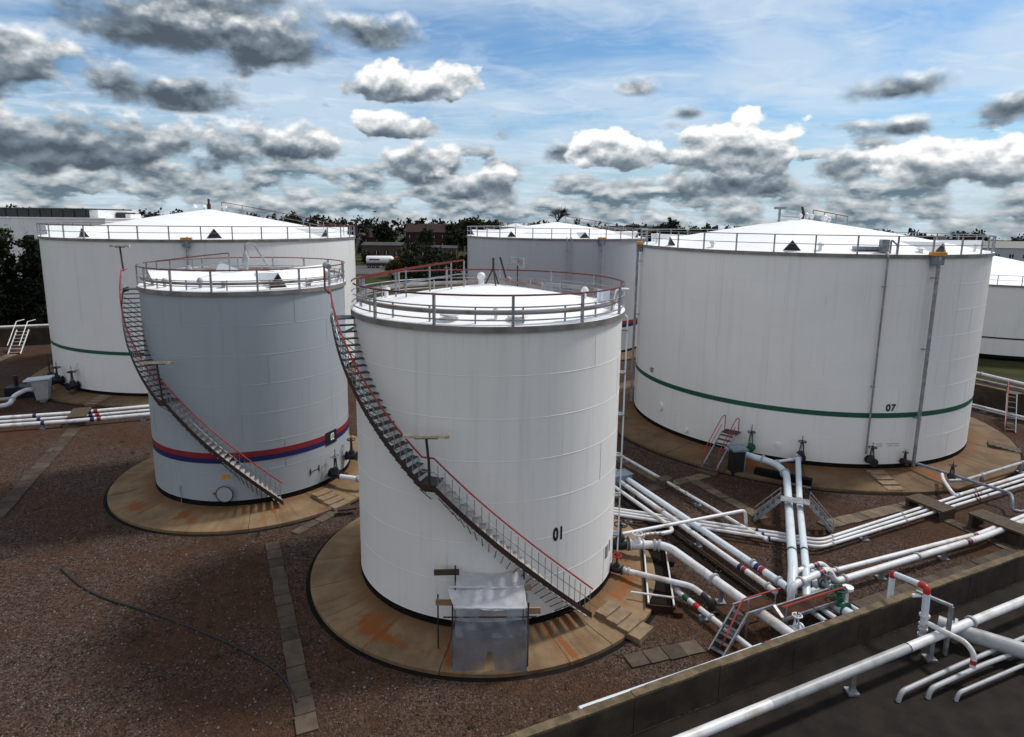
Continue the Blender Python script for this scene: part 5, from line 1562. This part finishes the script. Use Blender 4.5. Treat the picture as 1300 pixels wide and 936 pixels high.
HZ = [(-62.9, 265, 13.0, 2.6), (-63.8, 294, 12.9, 2.8), (-46.8, 240, 14.1, 3.2), (-31.0, 230, 12.1, 2.5), (-26.4, 274, 12.8, 2.6), (-22.8, 296, 14.8, 3.2), (-13.3, 235, 16.7, 4.8), (-9.1, 292, 15.3, 3.5), (-4.0, 307, 13.3, 2.6), (9.4, 296, 13.8, 3.6), (26.4, 232, 14.1, 2.8), (41.5, 296, 13.1, 3.2), (55.9, 319, 13.6, 3.5), (47.2, 244, 14.4, 2.4), (51.6, 232, 13.6, 2.5), (73.5, 296, 17.0, 3.9), (72.1, 263, 14.0, 2.5), (68.8, 230, 14.7, 3.0), (95.9, 294, 13.4, 2.8), (83.5, 240, 13.4, 2.0), (-179.0, 305, 15.5, 3.3), (-166.9, 300, 17.0, 4.7), (-158.5, 302, 16.8, 4.0), (-112.9, 305, 13.8, 2.9), (-93.7, 272, 15.2, 4.3), (-78.3, 246, 14.3, 3.6), (-90.5, 310, 12.6, 3.0), (158.0, 245, 11.0, 2.7), (153.6, 250, 11.2, 2.7), (172.3, 254, 9.8, 2.8), (192.3, 270, 9.3, 3.3), (224.6, 300, 8.5, 3.3), (212.4, 274, 9.1, 3.0)]
ZONE = [(-150, 'dark tree on the skyline left of the left-hand tank roof'), (-70, 'dark tree on the skyline over the left-hand tank roof'),
        (-40, 'dark tree on the skyline above the road tanker'), (0, 'dark tree on the skyline left of the grey tank'),
        (60, 'dark tree on the skyline above the grey tank roof'), (140, 'dark tree on the skyline left of the tank 07 roof'), (999, 'low dark tree on the skyline right of tank 07')]
TL = []
for i, (x, y, h, w) in enumerate(HZ):
    lb = next(l for (lim, l) in ZONE if x * 270 / y < lim)
    TL.append((lb, x, y, h, w, i))

ORD = ['leftmost', 'second', 'third', 'fourth', 'fifth', 'sixth', 'seventh']
for _, zl in ZONE:
    zt = sorted([q_ for q_ in TL if q_[0] == zl], key=lambda q_: q_[1] / q_[2])
    for k, (lb, x, y, h, w, i) in enumerate(zt):
        pl_ = lb.replace('dark tree', 'dark trees')
        far_tree('%s of the %s' % (ORD[k], pl_), x, y, h, w, i, pl_)

# the bare round tree behind the grey tank
bt = MB()
rb = random.Random(11)
def branch(p, d, L, r, depth):
    q_ = p + d * L
    bt.tube([p, (p + q_) / 2 + Vector((rb.gauss(0, .04), rb.gauss(0, .04), 0)) * L, q_], [r, r * .8, r * .6], 5 if depth < 3 else 4, caps=False)
    if depth >= 5:
        return
    for k in range(3 if depth else 6):
        dd = (d + Vector((rb.gauss(0, .55), rb.gauss(0, .55), rb.gauss(.12, .35)))).normalized()
        branch(q_, dd, L * rb.uniform(.64, .84), r * .64, depth + 1)
branch(Vector((0, 0, 11.6)), Vector((0, 0, 1)), 2.3, .34, 0)
bt.tube([(0, 0, -.3), (0, 0, 11.65)], [.42, .34], 8)
t = thing('tree', 'bare round-headed tree standing up behind the grey tank roof', 'tree', (13.5, 200, 0))
ob('trunk', bt, 'bark', t)
# the wood that closes the horizon
lb_ = []
rw = random.Random(5)
for i in range(150):
    x = -330 + 680 * i / 149 + rw.uniform(-2, 2)
    hh = (13.4 - x * .013) * rw.uniform(.88, 1.08)
    lb_.append((x, 385 + rw.uniform(-18, 18), hh * .48 - 1.2, rw.uniform(3.5, 6), 4, hh * .55 + 1.2))
tag(ob('distant_wood', leaves(lb_, 42000, 1.15, rw), 'leaf_d', sharp=0), 'dark wooded strip closing the horizon', 'woodland', kind='stuff')
# the tall dark evergreens left of tank 03
re_ = random.Random(8)
for i, (x, y, h, w, lb) in enumerate(((-65.5, 76.5, 13.2, 3.0, 'tall dark evergreen cut by the left edge of the picture'), (-60.4, 75.0, 12.7, 2.6, 'dark pointed evergreen below the corner of the white building'), (-56.8, 77.2, 11.4, 2.5, 'dark evergreen below the small window of the white building'),
                                      (-53.2, 75.4, 11.2, 2.4, 'dark evergreen touching the wall of the left-hand tank'), (-49.6, 79.5, 10.9, 2.4, 'dark evergreen mostly hidden by the left-hand tank'), (-70.5, 77.0, 13.0, 3.2, 'dark evergreen just outside the left edge'))):
    t = thing('evergreen_tree', lb, 'tree', (x, y, 0), group=None)
    lobes = []
    for k in range(13):
        f = k / 12
        rr = w * (1.25 - .70 * f) * re_.uniform(.85, 1.1)
        lobes.append((re_.uniform(-.4, .4), re_.uniform(-.4, .4), .7 + (h - 1.2) * f, rr, rr, h / 16))
    ob('crown', leaves(lobes, 11000, .27, re_), 'leaf_d', t, sharp=0)
    ob('trunk', trunk(h * .9, .22, re_, 8, .12), 'bark', t)
hl = [(-88 + 2.6 * i, 82 + re_.uniform(-1.2, 1.2) + .25 * i, re_.uniform(2.5, 3.2) + 2.6 * (k - .5), 2.2, 1.8, 2.6) for i in range(19) for k in (0, 1)]
t = thing('hedge', 'long dark evergreen hedge behind the tall evergreens at far left', 'hedge', (0, 0, 0))
ob('foliage', leaves(hl, 16000, .30, re_), 'leaf_d', t, sharp=0)
wl_ = []
while len(wl_) < 90:
    y = re_.uniform(13, 40)
    x = re_.uniform(-1.0, .1) * y
    if math.hypot(x + .93, y - 25.45) > 7.6 and math.hypot(x + 14.33, y - 34.61) > 7.5:
        k = re_.uniform(.06, .2)
        wl_.append((x, y, k * .4, k, k, k * .5))
tag(ob('weeds', leaves(wl_, 3200, .035, re_), 'leaf_o', sharp=0), 'small olive weeds sprouting through the gravel', 'weeds', kind='stuff')
# hedgerow and bushes seen between the left-hand and the grey tank
for i, (x, y, h, w, mt, lb) in enumerate(((-28.6, 157, 5.2, 3.2, 'leaf_o', 'olive shrub beside the road tanker'), (-26.6, 162, 7.4, 3.0, 'leaf_o', 'taller olive bush behind the road tanker cab'), (-23.6, 155, 9.2, 3.8, 'leaf_d', 'dark bushy tree right of the olive bushes'),
                                          (-20.0, 158, 10.0, 4.2, 'leaf_d', 'tallest dark bushy tree left of the grey tank'), (-15.4, 154, 8.6, 4.2, 'leaf_d', 'dark bushy tree beside the wall of the grey tank'), (-10.5, 156, 8.4, 4.0, 'leaf_d', 'dark bushy tree half behind the grey tank'),
                                          (-32.6, 199, 3.6, 2.4, 'leaf_d', 'round dark bush beyond the road tanker'), (-46.0, 205, 4.0, 2.6, 'leaf_d', 'round dark bush left of the road tanker'), (-22.5, 149, 4.0, 4.5, 'leaf_d', 'low dark bush in front of the hedgerow'), (-16.0, 147, 3.6, 4.5, 'leaf_d', 'low dark bush nearest the grey tank wall'))):
    t = thing('bush', lb, 'bush', (x, y, 0))
    lobes = [(re_.uniform(-.5, .5) * w, re_.uniform(-.4, .4) * w, h * re_.uniform(.2, .82), w * re_.uniform(.35, .6), w * .5, h * .2) for k in range(10)]
    lobes.append((0, 0, h * .35, w * .9, w * .8, h * .35))
    ob('crown', leaves(lobes, 2600, .26, re_), mt, t, sharp=0)
    ob('trunk', trunk(h * .7, .16, re_, 5, .3), 'bark', t)

# buildings
def windows(t, x0, x1, z, w, h, n, y, mat='glassd', name='window'):
    for i in range(n):
        x = x0 + (x1 - x0) * (i + .5) / n
        f = ob(name, MB().box((x, y, z), (w, .12, h)), mat, t)
        ob('sill', MB().box((x, y - .06, z - h / 2 - .08), (w + .3, .2, .12)), 'clad', f)
b = thing('office_building', 'white flat-roofed building with a dark glazed top storey at far left', 'building', (-100, 130, 0))
ob('wall', MB().box((6.3, 10, 6.7), (24.6, 20, 13.5)), 'clad', b)
ob('wall', MB().box((-16.0, 15, 6.72), (19.9, 22, 13.54)), 'clad', b)
ob('parapet', MB().box((6.3, 10, 13.55), (24.9, 20.3, .25)), 'clad', b)
ob('glazed_storey', MB().box((-4.5, 14, 14.5), (31, 14, 1.6)), 'glassd', b)
for i in range(13):
    ob('mullion', MB().box((-18.5 + 2.4 * i, 6.96, 14.5), (.12, .12, 1.6)), 'roofdk', b)
ob('end_wall', MB().box((11.9, 14, 14.45), (1.8, 13.8, 1.7)), 'clad', b)
ob('end_wall', MB().box((-19.2, 14, 14.45), (4.0, 15, 1.7)), 'clad', b)
ob('roof', MB().box((-5.2, 13.6, 15.45), (33.4, 16, .3)), 'roofdk', b)
pl_ = ob('plant_room', MB().box((14.0, 15, 14.2), (2.0, 4, 1.4)), 'roofdk', b)
ob('plant_room_wall', MB().box((15.6, 15, 14.0), (1.1, 4, 1.1)), 'clad', b)
windows(b, 1.8, 4.8, 8.9, 1.7, 2.6, 1, -.05)
for i in range(9):
    ob('cladding_panel', MB().box((-4.4 + 2.68 * i, -.03, 10.2), (2.62, .05, 6.2)), 'clad', b)
def house(label, x, y, w, d, hw, hr, wall, roof, nwin=4, name='brick_house', two=True, chim=1):
    t = thing(name, label, 'house', (x, y, 0))
    ob('wall', MB().box((0, d / 2, hw / 2), (w, d, hw)), wall, t)
    m = MB()
    o = .35
    m.add([(-w / 2 - o, -o, hw - .1), (w / 2 + o, -o, hw - .1), (w / 2 + o, d + o, hw - .1), (-w / 2 - o, d + o, hw - .1), (-w / 2 - o, d / 2, hw + hr), (w / 2 + o, d / 2, hw + hr)],
          [(0, 1, 5, 4), (2, 3, 4, 5), (1, 2, 5), (3, 0, 4), (3, 2, 1, 0)])
    rf = ob('roof', m, roof, t)
    for c in range(chim):
        ob('chimney', MB().box((-w * .32 + c * w * .6, d / 2, hw + hr + .4), (1.0, .8, 1.8)), wall, rf)
    for zz in ((hw * .28, hw * .74) if two else (hw * .55,)):
        for i in range(nwin):
            wx = -w / 2 + w * (i + .5) / nwin
            f = ob('window', MB().box((wx, -.03, zz), (1.5, .12, 1.3)), 'glassd', t)
            ob('frame', MB().box((wx, -.1, zz), (.12, .08, 1.3)), 'clad', f)
    return t
house('long brick building with a dark red roof on the skyline left of the grey tank', -37.0, 305, 27, 12, 8.2, 3.8, 'brick', 'tile', 7, chim=2)
house('low brown brick building beyond the road tanker', -43.5, 214, 13, 10, 5.6, .8, 'stone', 'roofdk', 4, two=False, name='brown_building', chim=0)
house('pale flat building behind the olive bushes', -26.0, 222, 13, 8, 4.6, .7, 'stone', 'roofdk', 4, two=False, name='pale_building', chim=0)
house('brick house left of the long brick building', -62.5, 276, 14, 10, 6.4, 3.6, 'brick', 'tile', 3)
house('brick house beside the skyline mast above the road tanker', -72.5, 300, 12, 10, 7.0, 3.8, 'brick', 'tile', 3)
house('row of dark roofs on the skyline right of tank 07', 214.0, 352, 46, 14, 5.4, 3.0, 'brick', 'tile', 8, chim=2)
house('grey shed on the skyline at the far right edge', 176.0, 232, 20, 10, 6.6, 2.2, 'grey4', 'roofdk', 4, two=False, name='shed', chim=0)
house('red-roofed house on the skyline between the grey tank and tank 07', 64.0, 345, 26, 12, 8.4, 3.4, 'brick', 'tile', 5, chim=2)
# road tanker
tk = thing('road_tanker', 'white road tanker with a red cab parked on the road behind', 'truck', (-42.9, 188.6, 0), R(9))
m = MB()
n_ = 16
vs_, fs_ = [], []
prof = [(0, .2), (.15, 1.0), (.5, 1.15), (7.2, 1.15), (7.6, .95), (8.0, .55), (8.1, .2)]
for (x, r_) in prof:
    for k in range(n_):
        a = 2 * PI * k / n_
        vs_.append((x, math.cos(a) * r_ * 1.05, 2.35 + math.sin(a) * r_))
for i in range(len(prof) - 1):
    for k in range(n_):
        k2 = (k + 1) % n_
        fs_.append((i * n_ + k, (i + 1) * n_ + k, (i + 1) * n_ + k2, i * n_ + k2))
fs_ += [tuple(range(n_)), tuple(reversed(range(len(vs_) - n_, len(vs_))))]
ob('barrel', m.add(vs_, fs_), 'whitep', tk)
ob('lettering_strip', MB().box((2.4, -1.19, 2.45), (3.0, .05, .42)), 'redb', tk)
ob('chassis', MB().box((4.2, 0, 1.05), (8.4, 1.6, .45)), 'black2', tk)
cabo = ob('cab', MB().box((9.3, 0, 1.75), (1.9, 2.3, 2.3)).box((9.2, 0, 3.0), (1.5, 2.1, .3)), 'bred', tk)
ob('windscreen', MB().box((10.26, 0, 2.2), (.06, 1.9, .9)), 'glassd', cabo)
ob('side_window', MB().box((9.4, -1.16, 2.2), (.9, .05, .7)), 'glassd', cabo)
for x in (.9, 2.1, 3.3, 7.4, 9.5):
    for sg in (-1, 1):
        w_ = ob('wheel', MB().cyl((x, sg * .75, .5), (x, sg * 1.1, .5), .5, 16), 'rubber', tk)
        ob('hub', MB().cyl((x, sg * 1.06, .5), (x, sg * 1.12, .5), .22, 10), 'galv', w_)
# roadside posts
for x, lb in ((-50.4, 'street lamp on the road left of the road tanker'), (-29.5, 'street lamp on the road right of the road tanker')):
    t = thing('street_lamp', lb, 'street lamp', (x, 186, 0))
    ob('post', MB().tube(fillet([(0, 0, 0), (0, 0, 7.2), (1.2, 0, 7.5)], .6), .09, 8), 'galv', t)
    ob('lamp_head', MB().box((1.5, 0, 7.5), (.8, .3, .16)), 'galv', t)
